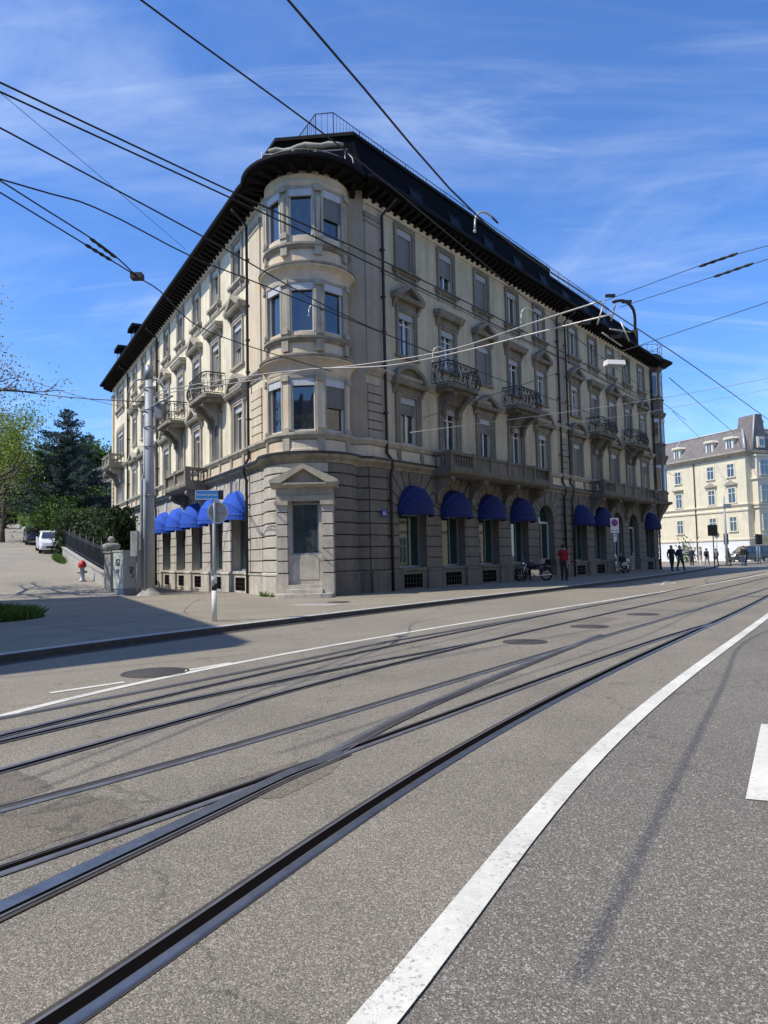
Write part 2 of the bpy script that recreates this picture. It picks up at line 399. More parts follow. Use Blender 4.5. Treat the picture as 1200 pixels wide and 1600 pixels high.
def cloud(scale,rot,det,lo,hi,amt,dist=1.2,loc=(0,0,0)):
    mp=N(nt,'ShaderNodeMapping'); mp.inputs['Scale'].default_value=scale; mp.inputs['Rotation'].default_value=(0,0,rot); mp.inputs['Location'].default_value=loc
    L.new(cb.outputs[0],mp.inputs['Vector'])
    n=N(nt,'ShaderNodeTexNoise'); n.inputs['Scale'].default_value=1; n.inputs['Detail'].default_value=det; n.inputs['Roughness'].default_value=.6; n.inputs['Distortion'].default_value=dist
    L.new(mp.outputs[0],n.inputs['Vector'])
    mr=N(nt,'ShaderNodeMapRange'); mr.interpolation_type='SMOOTHSTEP'; mr.inputs['From Min'].default_value=lo; mr.inputs['From Max'].default_value=hi; mr.inputs['To Max'].default_value=amt
    L.new(n.outputs['Fac'],mr.inputs['Value']); return mr.outputs[0]
c1=cloud((.8,2.4,1),R(38),13,.47,.84,.34,1.0,(5.3,2.9,0)); c2=cloud((1.1,5.5,1),R(-32),14,.50,.82,.26,1.6,(.4,2.2,0)); c3=cloud((1.2,1.4,1),R(40),12,.46,.78,.20,1.1,(2,5,0))
a1=N(nt,'ShaderNodeMath',operation='ADD'); L.new(c1,a1.inputs[0]); L.new(c2,a1.inputs[1])
a2=N(nt,'ShaderNodeMath',operation='ADD',use_clamp=True); L.new(a1.outputs[0],a2.inputs[0]); L.new(c3,a2.inputs[1])
a3=N(nt,'ShaderNodeMath',operation='ADD',use_clamp=True); L.new(a2.outputs[0],a3.inputs[0]); a3.inputs[1].default_value=.02
# deepen the blue a little as phone cameras do
hs=N(nt,'ShaderNodeHueSaturation'); hs.inputs['Saturation'].default_value=1.12; hs.inputs['Value'].default_value=1.0; L.new(sky.outputs[0],hs.inputs['Color'])
tn=N(nt,'ShaderNodeMix',data_type='RGBA',blend_type='MULTIPLY'); tn.inputs['Factor'].default_value=1; L.new(hs.outputs[0],tn.inputs['A']); tn.inputs['B'].default_value=(.90,1.22,1.66,1)
mx=N(nt,'ShaderNodeMix',data_type='RGBA'); L.new(a3.outputs[0],mx.inputs['Factor']); L.new(tn.outputs['Result'],mx.inputs['A']); mx.inputs['B'].default_value=(6.2,7.2,8.8,1)
L.new(mx.outputs['Result'],bg.inputs['Color']); bg.inputs['Strength'].default_value=.14
scene.view_settings.view_transform='Standard'; scene.view_settings.look='None'; scene.view_settings.exposure=0
# ------------------------------------------------------------------ facade frames
aR=R(38.35); aL=R(-30.05)
R0=Vector((.06,27.32)); dR=Vector((sin(aR),cos(aR))); nR=Vector((dR.y,-dR.x))
L0=Vector((-5.5,28.5)); dL=Vector((sin(aL),cos(aL))); nL=Vector((-dL.y,dL.x))
def fr(o,d):  # local x along d, y inward
    return Matrix(((d.x,-d.y,0,o.x),(d.y,d.x,0,o.y),(0,0,1,0),(0,0,0,1)))
MR=fr(R0,dR); ML=fr(L0,-dL)     # left facade: local x = -s
def Lp(s,o=0): p=L0+dL*s+nL*o; return (p.x,p.y)
def Rp(s,o=0): p=R0+dR*s+nR*o; return (p.x,p.y)
# ------------------------------------------------------------------ ground
CUR={
'near_line':[(-0.567,1.300),(-0.409,1.587),(-0.215,1.938),(0.019,2.367),(0.286,2.890),(0.611,3.529),(1.030,4.309),(1.578,5.261),(2.291,6.424),(3.204,7.844),(4.352,9.578),(5.771,11.696),(7.496,14.281),(9.584,17.438),(12.133,21.293),(15.246,26.000)],
'far_line':[(-3.862,5.800),(-3.562,6.778),(-3.103,7.920),(-2.392,9.255),(-1.406,10.815),(-0.121,12.638),(1.486,14.768),(3.438,17.257),(5.758,20.166),(8.470,23.565),(11.598,27.537),(15.163,32.178),(19.191,37.602),(23.720,43.939),(28.966,51.346),(35.097,60.000)],
'A':[(-1.391,1.600),(-1.198,1.945),(-0.966,2.365),(-0.708,2.876),(-0.401,3.496),(-0.008,4.251),(0.508,5.168),(1.184,6.283),(2.056,7.639),(3.163,9.288),(4.541,11.292),(6.228,13.729),(8.260,16.692),(10.674,20.295),(13.571,24.675),(17.094,30.000)],
'B':[(-1.914,2.300),(-1.763,2.584),(-1.593,2.904),(-1.402,3.263),(-1.185,3.667),(-0.943,4.120),(-0.677,4.630),(-.50,4.90),(-.33,5.17)],
'C':[(-2.39,2.600),(-2.168,2.869),(-1.918,3.165),(-1.652,3.492),(-1.365,3.853),(-1.056,4.251),(-0.716,4.690),(-0.356,5.174),(0.041,5.709),(0.475,6.298),(0.944,6.949),(1.466,7.667),(2.051,8.459),(2.706,9.332),(3.441,10.296),(4.263,11.360),(5.2,12.52),(6.2,13.72)],
'D':[(-3.097,3.200),(-2.564,3.787),(-1.943,4.481),(-1.280,5.303),(-0.549,6.276),(0.290,7.427),(1.278,8.788),(2.454,10.400),(3.859,12.307),(5.534,14.565),(7.518,17.235),(9.853,20.396),(12.578,24.137),(15.751,28.563),(19.500,33.801),(23.937,40.000)],
'E':[(-0.463,4.980),(-0.114,5.785),(0.371,6.721),(0.991,7.807),(1.746,9.070),(2.636,10.536),(3.662,12.240)],
'F':[(-3.143,4.000),(-2.708,4.764),(-2.192,5.673),(-1.569,6.756),(-0.790,8.047),(0.193,9.583),(1.427,11.413),(2.961,13.592),(4.841,16.187),(7.117,19.277),(9.836,22.958),(13.046,27.341),(16.795,32.561),(21.140,38.778),(26.279,46.182),(32.399,55.000)],
'G':[(-3.623,5.000),(-3.230,5.789),(-2.762,6.702),(-2.176,7.759),(-1.447,8.983),(-0.549,10.400),(0.543,12.041),(1.856,13.941),(3.414,16.140),(5.244,18.686),(7.371,21.634),(9.820,25.047),(12.633,28.998),(15.889,33.572),(19.659,38.868),(24.024,45.000)],
'H':[(-3.556,4.900),(-3.197,5.497),(-2.781,6.167),(-2.263,6.919),(-1.639,7.762),(-0.910,8.709),(-0.075,9.770),(.32,10.2),(.95,10.93),(1.75,11.87)],
'I':[(-4.125,5.800),(-3.581,6.524),(-2.978,7.339),(-2.326,8.255),(-1.625,9.286),(-0.876,10.446),(-0.078,11.750),(1.05,13.2),(2.4,14.95),(3.9,16.9),(5.244,18.686)],
'kerb':[(-10.5,3.0),(-8.3,6.2),(-6.241,9.500),(-5.499,10.853),(-4.577,12.399),(-3.422,14.164),(-2.023,16.182),(-0.366,18.486),(1.561,21.119),(3.772,24.127),(6.277,27.563),(9.092,31.488),(12.227,35.973),(15.695,41.096),(19.510,46.949),(23.684,53.635)]}
C3={k:smoothpts(v,3) for k,v in CUR.items()}
g=MB().use('asphalt_r'); g.quad((-900,-900,-.004),(900,-900,-.004),(900,900,-.004),(-900,900,-.004)); struct(g.build('ground'))
# far lane: between far white line and kerb
def between(a,b,z,m,name):
    g=MB().use(m); n=min(len(a),len(b)); vs=[];
    for i in range(n): vs+=[(a[i][0],a[i][1],z),(b[i][0],b[i][1],z)]
    g.add(vs,[[2*i,2*i+2,2*i+3,2*i+1] for i in range(n-1)]); return struct(g.build(name))
def resamp(P,n):
    P=[Vector(p) for p in P]; d=[0]
    for i in range(1,len(P)): d.append(d[-1]+(P[i]-P[i-1]).length)
    out=[];j=0
    for k in range(n):
        t=d[-1]*k/(n-1)
        while j<len(P)-2 and d[j+1]<t: j+=1
        f=(t-d[j])/max(1e-6,d[j+1]-d[j]); out.append(tuple(P[j].lerp(P[j+1],f)))
    return out
fl=[(-4.6,3.0),(-4.25,4.4)]+C3['far_line']; nl=[(-1.1,.2)]+C3['near_line']+[(19.6,32.6),(24.5,40),(33,53)]
kb=C3['kerb']+[(27.5,60.0),(30.5,66.0)]
between(resamp(fl,60),resamp(kb,60),-.0015,'asphalt_l','far_lane_surface')
between(resamp(nl,60),resamp([(-5.2,.0)]+fl,60),.0,'asphalt_t','tram_track_surface')
# asphalt repairs
for nm,P in (('road_repair_patch',[(-2.6,3.95),(-2.19,4.08),(-2.04,4.22),(-1.86,4.41),(-1.68,4.30),(-1.53,4.18),(-1.39,4.03),(-1.52,3.85),(-1.70,3.64),(-1.84,3.44),(-2.3,2.9)]),('road_repair_patch',[(-2.85,4.75),(-2.62,4.87),(-2.52,4.92),(-2.28,4.71),(-2.07,4.54),(-2.14,4.42),(-2.27,4.23),(-2.6,4.0)]),
             ('road_repair_patch',[(-1.14,4.32),(-1.05,4.52),(-0.87,4.75),(-0.65,4.99),(-0.59,4.93),(-0.48,4.98),(-0.36,5.03),(-0.33,4.94),(-0.41,4.66),(-0.54,4.41),(-0.63,4.24),(-0.78,4.24),(-0.85,4.29),(-0.97,4.11)]),('rail_infill_patch',[(-1.66,3.70),(-1.35,4.03),(-1.16,4.25),(-1.16,4.12),(-1.43,3.77),(-1.66,3.44),(-1.95,3.0),(-2.1,3.1)]),
             ('road_repair_patch',[(4.2,14.2),(5.0,15.3),(4.6,15.9),(3.7,14.8)]),('road_repair_patch',[(8.6,19.6),(10.2,21.8),(9.6,22.2),(8.0,20.2)])):
    g=MB().use('asphalt_p'); Q=[]
    n=len(P)
    for i in range(n):
        a=Vector(P[i]);b=Vector(P[(i+1)%n])
        for k in range(16):
            q=a.lerp(b,k/16); o=noise.noise(Vector((q.x*4,q.y*4,0)))*.06+noise.noise(Vector((q.x*11,q.y*11,5)))*.03; Q.append((q.x+o*.6,q.y+o*.6,.0022))
    g.quad(*Q); struct(g.build(nm))
def walk_(path,step):
    P=[Vector(p) for p in path]; out=[]; acc=0
    for i in range(len(P)-1):
        d_=P[i+1]-P[i]; l=d_.length; d_.normalize()
        while acc<l: out.append((P[i]+d_*acc,d_)); acc+=step
        acc-=l
    return out
# rails
def rail(key,main=True,side=1,label='',zz=0.,w=1.,style=''):
    P=C3[key]; zz-=.003
    g=MB().use('seal'); g.ribbon(P,(.165 if main else .135)*w,.0065+zz)
    def off(o):
        out=[]
        for i in range(len(P)):
            a=Vector(P[max(i-1,0)]);b=Vector(P[min(i+1,len(P)-1)]);dd=(b-a).normalized();m=Vector((dd.y,-dd.x)); q=Vector(P[i])+m*o*side; out.append((q.x,q.y))
        return out
    g.use('steel' if main else 'oldsteel')
    def strip(o0,o1,z0,z1):
        A=off(o0);B=off(o1);n=len(A);vs=[]
        for i in range(n): vs+=[(A[i][0],A[i][1],z0),(B[i][0],B[i][1],z1)]
        g.add(vs,[[2*i,2*i+2,2*i+3,2*i+1] if side>0 else [2*i+1,2*i+3,2*i+2,2*i] for i in range(n-1)])
    g.sm=True
    strip(.022,.032,.009+zz,.0125+zz); strip(.032,.066,.0125+zz,.0125+zz); strip(.066,.074,.0125+zz,.008+zz)
    g.sm=False
    g.use('oldsteel'); strip(-.056,-.042,.0105+zz,.0105+zz)
    g.use('seal2' if style=='grey' else 'groove')
    if style=='steel': g.use('steel'); strip(-.02,.030,.0122+zz,.0122+zz); g.use('groove'); strip(-.038,-.02,.009+zz,.009+zz)
    elif main: strip(-.042,.022,.009+zz,.009+zz)
    else: strip(-.026,.022,.009+zz,.009+zz)
    o=g.build('tram_rail'); return tag(o,label,'tram rail','grooved tram rails set in the road')
rail('A',True,1,'grooved tram rail nearest the camera, running beside the long white line')
rail('B',True,-1,'short shiny steel rail branching off at bottom left edge',.003,1.,'steel')
rail('C',False,1,'black grooved rail that merges with the nearest rail farther up the street',.001)
rail('D',False,1,'dull grey rail running through the middle of the tram tracks',0.,1.,'grey')
rail('E',False,-1,'thin grey switch rail joining the dull middle rail on the right',.002,1.,'grey')
rail('F',False,-1,'dark grooved rail, third line below the far white road line',.0)
rail('G',False,-1,'upper dark rail running closest to the far white line',.0)
rail('H',False,-1,'short thin rail merging with the dark rails at left',.002)
rail('I',False,-1,'faint seam-like rail just under the far white line at left',.001,.5,'grey')
# painted lines
g=MB().use('roadpaint'); g.ribbon(resamp(C3['near_line'],70),.135,.005); struct(g.build('near_white_line'))
g=MB().use('roadpaint'); g.ribbon(C3['far_line'],.12,.005); struct(g.build('far_white_line'))
for a,b in (((-3.68,7.84),(-3.09,8.45)),((-2.62,9.19),(-2.15,9.85))):
    g=MB().use('roadpaint'); g.ribbon([a,b],.09,.004); struct(g.build('lane_dash_marking'))
g=MB().use('roadpaint'); g.quad((1.98,4.06,.001),(2.9,3.72,.001),(3.9,5.45,.001),(2.97,5.77,.001)); struct(g.build('white_lane_marking'))
# bicycle lane symbol far along the right hand lane (worn)
g=MB().use('roadpaint')
for cx,cy in ((11.6,31.2),(12.6,32.4)):
    pts=[(cx+.42*cos(t*PI/10),cy+.75*sin(t*PI/10)) for t in range(21)]; g.ribbon(pts,.1,.006)
g.ribbon([(11.6,31.2),(12.3,31.6),(12.6,32.4)],.1,.007); g.ribbon([(12.9,33.2),(13.6,34.4)],.25,.006); struct(g.build('bicycle_lane_marking'))
# pavement with kerb; hill street
def hz(t):  # height of side street along dL from its foot
    t=max(0,t-2.); u_=min(t,53); return .12+.098*u_*u_/(u_+3.2)+.072*max(0,min(t,95)-53)
PAV=[]
kbp=kb
g=MB().use('asphalt_s')
front=[Vector(p) for p in kbp]
outer=[(-21.,2.5),(-21,12.)]+[]
poly=[Vector((p[0],p[1],.12)) for p in kbp]+[Vector((*Rp(48,-3),.12)),Vector((*Rp(10,-3),.12)),Vector((-2.5,33,.12)),Vector((*Lp(3.5,-2),.12)),Vector((*Lp(4.0,60),.12)),Vector((-60,-10,.12)),Vector((-12,-2,.12))]
tri=tessellate_polygon([poly]); 
g.add([tuple(p) for p in poly],[list(t) for t in tri])
o=g.build('pavement'); struct(o)
for p in o.data.polygons:
    if p.normal.z<0: p.flip()
g=MB().use('kerb'); g.sweep(kbp,[(.0,.124),(.012,.122),(.13,.12),(.15,.112)],capends=False); g.use('kerbface'); g.sweep(kbp,[(.15,.112),(.16,.09),(.165,-.01)],capends=False); struct(g.build('kerb'))
g=MB().use('joint')
for p,d_ in walk_(kbp,1.05):
    n_=Vector((d_.y,-d_.x)); a=p-d_*.006; b=p+d_*.006
    g.quad((a.x,a.y,.1252),(b.x,b.y,.1252),(b.x+n_.x*.15,b.y+n_.y*.15,.1142),(a.x+n_.x*.15,a.y+n_.y*.15,.1142))
ib=[]
for p,d_ in walk_(kbp,.8): n_=Vector((d_.y,-d_.x)); ib.append((p.x-n_.x*.012,p.y-n_.y*.012))
g.ribbon(ib,.02,.1212); struct(g.build('kerb_joints'))
g=MB().use('seal')
for P_ in ([(-7.2,13.),(-6.0,16.5),(-3.4,20.2),(-1.2,22.6),(2.5,27.2)],[(-4.6,12.9),(-6.6,14.6),(-9.5,17.5)],[(-3.0,14.9),(-4.9,17.6),(-6.0,22.0),(-6.6,26.)]):
    Q=smoothpts([Vector(p) for p in P_],8); Q=[(q[0]+noise.noise(Vector((q[0]*2,q[1]*2,0)))*.06,q[1]) for q in Q]; g.ribbon(Q,.022,.1222)
struct(g.build('pavement_seams'))
g=MB().use('seal'); q=[Vector(p) for p in kbp]; g.sweep(kbp,[(.17,.0045),(.42,.0045)],capends=False); struct(g.build('gutter_strip'))
# side street sheet: coordinates t (along dL) and w (left of facade line)
g=MB().use('asphalt_h'); vs=[]; TT=[2.0+.0*i for i in range(1)]+[2+i*1.2 for i in range(1,12)]+[18+i*4 for i in range(0,26)]; WW=[4.25,6,8,14,22,34,60]
for t in TT:
    for w_ in WW:
        p=L0+dL*t+nL*w_; vs.append((p.x,p.y,hz(t)+.004))
k=len(WW); g.add(vs,[[i*k+j,(i+1)*k+j,(i+1)*k+j+1,i*k+j+1] for i in range(len(TT)-1) for j in range(k-1)]); g.sm=False
o=g.build('side_street'); struct(o)
for p in o.data.polygons:
    if p.normal.z<0: p.flip()
def LW(t,w_,dz=0): p=L0+dL*t+nL*w_; return Vector((p.x,p.y,hz(t)+dz))
# hill far behind left
g=MB().use('leaf_dark')
# manholes
for i,(x,y,r_,lb) in enumerate(((-2.95,9.14,.42,'round iron manhole cover beside the dashed lane marks at left'),(2.21,11.5,.36,'iron manhole cover between rails in front of the corner'),(3.88,13.7,.36,'iron manhole cover between the tracks, second farther away'),(5.79,16.14,.36,'small dark manhole cover farthest along the tram tracks'),(-3.3+1.9,21.2,.33,'round manhole cover on the pavement before the corner steps'))):
    z=.126 if i==4 else -.002
    g=MB().use('manhole'); g.lathe([(r_,z+.001),(r_,z+.008),(r_-.03,z+.008),(r_-.035,z+.004),(r_-.05,z+.004),(r_-.055,z+.009),(.001,z+.009)],x,y,28)
    tag(g.build('manhole_cover'),lb,'manhole cover','manhole covers in the road')
g=MB().use('concrete'); g.quad((-2.9,20.3,.1245),(-1.6,19.6,.1245),(-1.2,20.3,.1245),(-2.4,21.0,.1245)); struct(g.build('pavement_patch'))
# ================================================================== CORNER BUILDING
BLD=empty('corner_building',(-2.5,27.,.12),'large cream four-storey corner building with round bay, blue awnings and black mansard roof','building')
CD=Vector((-2.72,26.55)); RU=1.52; RG=1.68
CL=Lp(-1.9); CR=Rp(-1.0)
def arc(r_,a0=-86,a1=86,n=22): return [(CD.x+r_*sin(R(a0+(a1-a0)*i/n)),CD.y-r_*cos(R(a0+(a1-a0)*i/n))) for i in range(n+1)]
LE=31.8; RE=32.7
PU=[Lp(LE),Lp(24.85),Lp(15.6),CL]+arc(RU)+[CR,Rp(16.),Rp(RE)]
PG=[Lp(LE),Lp(24.85),Lp(15.6),CL]+arc(RG)+[CR,Rp(16.),Rp(RE)]
def part(g,name,mtx=None,parent=None,label=None,warp=None):
    o=g.build(name,BLD if parent is None else parent,mtx,warp,label); reg(o,mtx if mtx is not None else Matrix.Identity(4)); return o
def wallgrid(g,x0,x1,z0,z1,holes,depth=.3,xb=()):
    xs=sorted(set([x0,x1]+[h[0] for h in holes]+[h[1] for h in holes]+[b for b in xb if x0<b<x1])); zs=sorted(set([z0,z1]+[h[2] for h in holes]+[h[3] for h in holes]))
    def ish(x,z): return any(h[0]<x<h[1] and h[2]<z<h[3] for h in holes)
    for i in range(len(xs)-1):
        for j in range(len(zs)-1):
            a,b,c,d_=xs[i],xs[i+1],zs[j],zs[j+1]
            if not ish((a+b)/2,(c+d_)/2): g.quad((a,0,c),(b,0,c),(b,0,d_),(a,0,d_))
    for a,b,c,d_ in holes:
        g.quad((a,0,c),(a,0,d_),(a,depth,d_),(a,depth,c)); g.quad((b,0,d_),(b,0,c),(b,depth,c),(b,depth,d_))
        g.quad((a,0,c),(a,depth,c),(b,depth,c),(b,0,c)); g.quad((a,0,d_),(b,0,d_),(b,depth,d_),(a,depth,d_))
# levels
Z1=(6.0,7.9); Z2=(9.6,11.4); Z3=(13.15,14.9)
ROWS=(Z1,Z2,Z3)
RC1=[1.62+3.07*k for k in range(5)]; RC2=[18.4+3.0*k for k in range(5)]
LC1=[.9+3.17*k for k in range(5)]; LC2=[17.2,20.0,22.9]; LC3=28.45
# ---- window templates (cached meshes)
cache={}
def cached(key,fn):
    if key not in cache: cache[key]=fn()
    return cache[key]
def inst(name,me,mtx,parent,label=None):
    o=bpy.data.objects.new(name,me); COL.objects.link(o); o.matrix_world=mtx; setparent(o,parent); reg(o,mtx)
    if label:o['label']=label
    return o
def meshof(g,name):
    me=bpy.data.meshes.new(name); me.from_pydata(g.v,[],g.f)
    for m in g.mats: me.materials.append(m)
    me.polygons.foreach_set('material_index',g.mi); me.polygons.foreach_set('use_smooth',g.smooth); me.update(); return me
def frame_mesh(w,h,casement=2,tr=True,fm='frame'):
    def f():
        g=MB().use(fm); t=.06; y0,y1=-.03,.04
        g.box(-w/2,-w/2+t,y0,y1,0,h); g.box(w/2-t,w/2,y0,y1,0,h); g.box(-w/2+t,w/2-t,y0,y1,0,t); g.box(-w/2+t,w/2-t,y0,y1,h-t,h)
        if casement==2: g.box(-.045,.045,y0-.012,y1-.01,t,h-t)
        if casement==3:
            for x in(-w/6,w/6): g.box(x-.04,x+.04,y0-.012,y1-.01,t,h-t)
        if tr: g.box(-w/2+t,w/2-t,y0-.006,y1-.012,h*.72,h*.72+.05)
        return meshof(g,'window')
    return cached(('fr',w,h,casement,tr,fm),f)
def pane_mesh(w,h,m='pane',cv=0):
    def f():
        g=MB().use('curtain')
        if cv in(1,3): g.quad((-w/2+.06,.006,.06),(-w/2+w*.26,.006,.06),(-w/2+w*.2,.006,h*.95),(-w/2+.06,.006,h*.95))
        if cv in(1,2): g.quad((w/2-.06,.006,.06),(w/2-w*.24,.006,.06),(w/2-w*.19,.006,h*.95),(w/2-.06,.006,h*.95))
        if cv==2: g.quad((-w/2+.06,.007,.06),(w/2-.06,.007,.06),(w/2-.06,.007,h*.42),(-w/2+.06,.007,h*.42))
        g.use(m)
        # slightly uneven sheets like real glazing
        g.quad((-w/2,.012,0),(-.02,.020,0),(-.02,.014,h),(-w/2,.018,h)); g.quad((-.02,.014,0),(w/2,.02,0),(w/2,.012,h),(-.02,.02,h))
        g.use('slat'); g.quad((-w/2,.3,0),(w/2,.3,0),(w/2,.3,h),(-w/2,.3,h))
        return meshof(g,'pane')
    return cached(('pn',w,h,m,cv),f)
def blind_mesh(w,h,fr_,hh=.27):
    def f():
        g=MB().use('housing'); g.box(-w/2-.02,w/2+.02,-.13,-.035,h-hh,h+.01)
        if fr_>0:
            g.use('slat'); z=h-hh; zb=h-hh-(h-hh)*fr_
            while z>zb: g.add([(-w/2+.01,-.075,z),(w/2-.01,-.075,z),(w/2-.01,-.06,z-.075),(-w/2+.01,-.06,z-.075)],[[0,3,2,1]]); g.add([(-w/2+.01,-.06,z-.075),(w/2-.01,-.06,z-.075),(w/2-.01,-.075,z-.083),(-w/2+.01,-.075,z-.083)],[[0,3,2,1]]); z-=.083
            g.box(-w/2+.01,w/2-.01,-.085,-.055,z-.03,z)
        return meshof(g,'blind')
    return cached(('bl',w,h,fr_,hh),f)
rw=random.Random(3)
def window(mtx,w,h,fr_=None,case=2,tr=True,label=None):
    if fr_ is None: fr_=rw.choice([0,0,0,.25,.45,.7,0,1.])
    o=inst('window',frame_mesh(w,h,case,tr),mtx,BLD,label)
    inst('pane',pane_mesh(w,h,'pane',rw.choice([0,0,1,2,3]) if case>1 else 0),mtx,o); inst('blind',blind_mesh(w,h,fr_),mtx,o)
    return o
def surround_mesh(w,h,row,kind):
    """stone architrave round an opening; z=0 at opening bottom"""
    def f():
        g=MB().use('trim'); t=.17
        for s in(-1,1):
            a=s*w/2; g.box(a,a+s*t,-.06,0.01,-.02,h+t); g.box(a+s*t*.62,a+s*t,-.085,-.058,-.02,h+t)
        g.box(-w/2,w/2,-.06,0.01,h,h+t); g.box(-w/2-t*.3,w/2+t*.3,-.085,-.058,h+t*.62,h+t)
        if row==3:
            g.box(-w/2-.34,w/2+.34,-.20,0,-.14,-.02); g.box(-w/2-.3,w/2+.3,-.15,0,-.2,-.14); g.box(-w/2-.24,w/2+.24,-.07,0,-.42,-.2)
            for s in(-1,1): g.prismx([(-.16,-.2),(0,-.2),(0,-.55),(-.03,-.55),(-.09,-.4)],s*(w/2+.1)-.06,s*(w/2+.1)+.06)
        if row==2:
            g.box(-w/2-.26,w/2+.26,-.12,0,-.13,-.02)
            g.box(-w/2-.12,w/2+.12,-.05,0,h+t,h+.42)
        if row==1:
            for s in(-1,1): # side pilaster strips with little capitals
                a=s*(w/2+t+.03); g.box(a,a+s*.13,-.09,0,-.05,h+.02); g.box(a-s*.015,a+s*.15,-.12,0,h+.02,h+.12); g.prismx([(-.13,h+.12),(0,h+.12),(0,h-.25),(-.05,h-.22),(-.1,h-.1)],min(a,a+s*.1),max(a,a+s*.1))
            g.box(-w/2-t-.16,w/2+t+.16,-.07,0,h+t,h+.38)
        return meshof(g,'window_surround')
    return cached(('su',w,h,row,kind),f)
def ped_mesh(kind,w):
    """pediment with z=0 at the cornice underside"""
    def f():
        g=MB().use('trim'); hw=w/2
        for s in(-1,1): g.prismx([(-.24,0),(0,0),(0,-.34),(-.05,-.34),(-.08,-.2),(-.18,-.08)],s*(hw-.16)-.07,s*(hw-.16)+.07)
        g.prismx([(-.27,.0),(-.33,.1),(-.33,.15),(0,.15),(0,0)],-hw,hw)
        if kind=='flat':
            g.prismx([(-.33,.15),(-.38,.24),(-.38,.29),(0,.33),(0,.15)],-hw-.05,hw+.05); g.box(-hw+.1,hw-.1,-.06,0,-.3,0)
        if kind=='tri':
            ap=.72
            g.prism([(-hw+.12,.15),(hw-.12,.15),(0,ap-.08)],-.1,0)
            for s in(-1,1): g.prism([(s*hw,.15),(s*(hw-.34),.15),(0,ap-.14),(0,ap+.03),(s*hw,.24)][::s],-.35,0)
        if kind=='arch':
            n=14; ro=hw; 
            out=[(-ro*cos(PI*i/n),.12+.85*sin(PI*i/n)*(.9 if True else 1)) for i in range(n+1)]
            inn=[(-(ro-.2)*cos(PI*i/n),.12+.62*sin(PI*i/n)) for i in range(n+1)]
            for i in range(n): g.prism([out[i],inn[i],inn[i+1],out[i+1]],-.28,0)
            g.prism([(x,z) for x,z in inn],-.08,0)
        return meshof(g,'pediment')
    return cached(('pe',kind,w),f)
def facade(Mx,cs,sgn,row2,row1,ww=1.08,blinds=None):
    for i,c in enumerate(cs):
        for r_,(za,zb) in enumerate(ROWS,1):
            X=Mx@T(sgn*c,0,za); h=zb-za
            door=(r_==2 and row2[i]=='flat' and row1[i] is None)
            window(X@T(0,.16,0),ww,h,tr=(r_!=3))
            inst('window_surround',surround_mesh(ww,h,r_,''),X,BLD)
            if r_==2: inst('pediment',ped_mesh(row2[i],ww+.9),Mx@T(sgn*c,0,11.82),BLD)
            if r_==1 and row1[i]: inst('pediment',ped_mesh(row1[i],ww+1.15),Mx@T(sgn*c,0,8.3),BLD)
facade(MR,RC1,1,['tri','flat','tri','flat','tri'],['arch',None,'tri',None,'arch'])
facade(MR,RC2,1,['tri','flat','tri','flat','tri'],['arch',None,'tri',None,'arch'])
facade(ML,LC1,-1,['tri','flat','tri','flat','tri'],['arch',None,'tri',None,'arch'])
facade(ML,LC2,-1,['flat','flat','flat'],['tri','tri','tri'],1.0)
# last section of left facade: wide triple windows
for r_,(za,zb) in enumerate(ROWS,1):
    X=ML@T(-LC3,0,za); window(X@T(0,.16,0),2.5,zb-za,case=3,fr_=0); inst('window_surround',surround_mesh(2.5,zb-za,r_,''),X,BLD)
def hol(cs,w=1.08): return [(c-w/2,c+w/2,a,b) for c in cs for a,b in ROWS]
g=MB().use('plaster'); wallgrid(g,-1.0,RE,5.0,15.6,hol(RC1+RC2)); part(g,'street_wall',MR)
g=MB().use('plaster'); wallgrid(g,-LE,1.9,5.0,15.6,hol([-c for c in LC1])+hol([-c for c in LC2],1.0)+hol([-LC3],2.5)); part(g,'side_wall',ML)
# end returns and back, closing the body
g=MB().use('plaster')
bl=Lp(LE); br=Rp(RE); bk1=(bl[0]+.866*13,bl[1]+.5*13); bk2=(br[0]-.784*13,br[1]+.62*13)
for a,b in ((bk1,bl),(br,bk2),(bk2,bk1)): g.quad((*a,0.),(*b,0.),(*b,15.35),(*a,15.35))
part(g,'rear_wall')
# pilaster strips on upper floors (quoins 1st floor, smooth above) near corner, between pipes
def pil(Mx,x0,x1,y=-.07):
    g=MB().use('sandstone'); g.box(x0,x1,y,0,8.8,14.75); g.use('trim'); g.box(x0-.04,x1+.04,y-.05,0,14.55,14.75); g.box(x0-.02,x1+.02,y-.03,0,14.35,14.42)
    g.use('sandstone')
    z=5.97
    while z<8.0: g.box(x0,x1,y,0,z,z+.30); g.use('joint'); g.box(x0+.015,x1-.015,y+.05,0,z+.30,z+.345); g.use('sandstone'); z+=.345
    return g
part(pil(MR,-.98,-.1),'corner_pilaster',MR); part(pil(MR,16.15,17.0,-.05),'pilaster',MR)
part(pil(ML,.72,1.88),'corner_pilaster',ML); part(pil(ML,-16.0,-15.75,-.05),'pilaster',ML); part(pil(ML,-25.4,-24.95,-.12),'pilaster',ML); part(pil(ML,-31.75,-31.2,-.12),'pilaster',ML)
# chamfer faces beside the drum
g=MB().use('sandstone')
A=arc(RU)
for a,b in ((CL,A[0]),(A[-1],CR)):
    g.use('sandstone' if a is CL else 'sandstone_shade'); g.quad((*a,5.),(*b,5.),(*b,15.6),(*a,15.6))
part(g,'corner_wall')
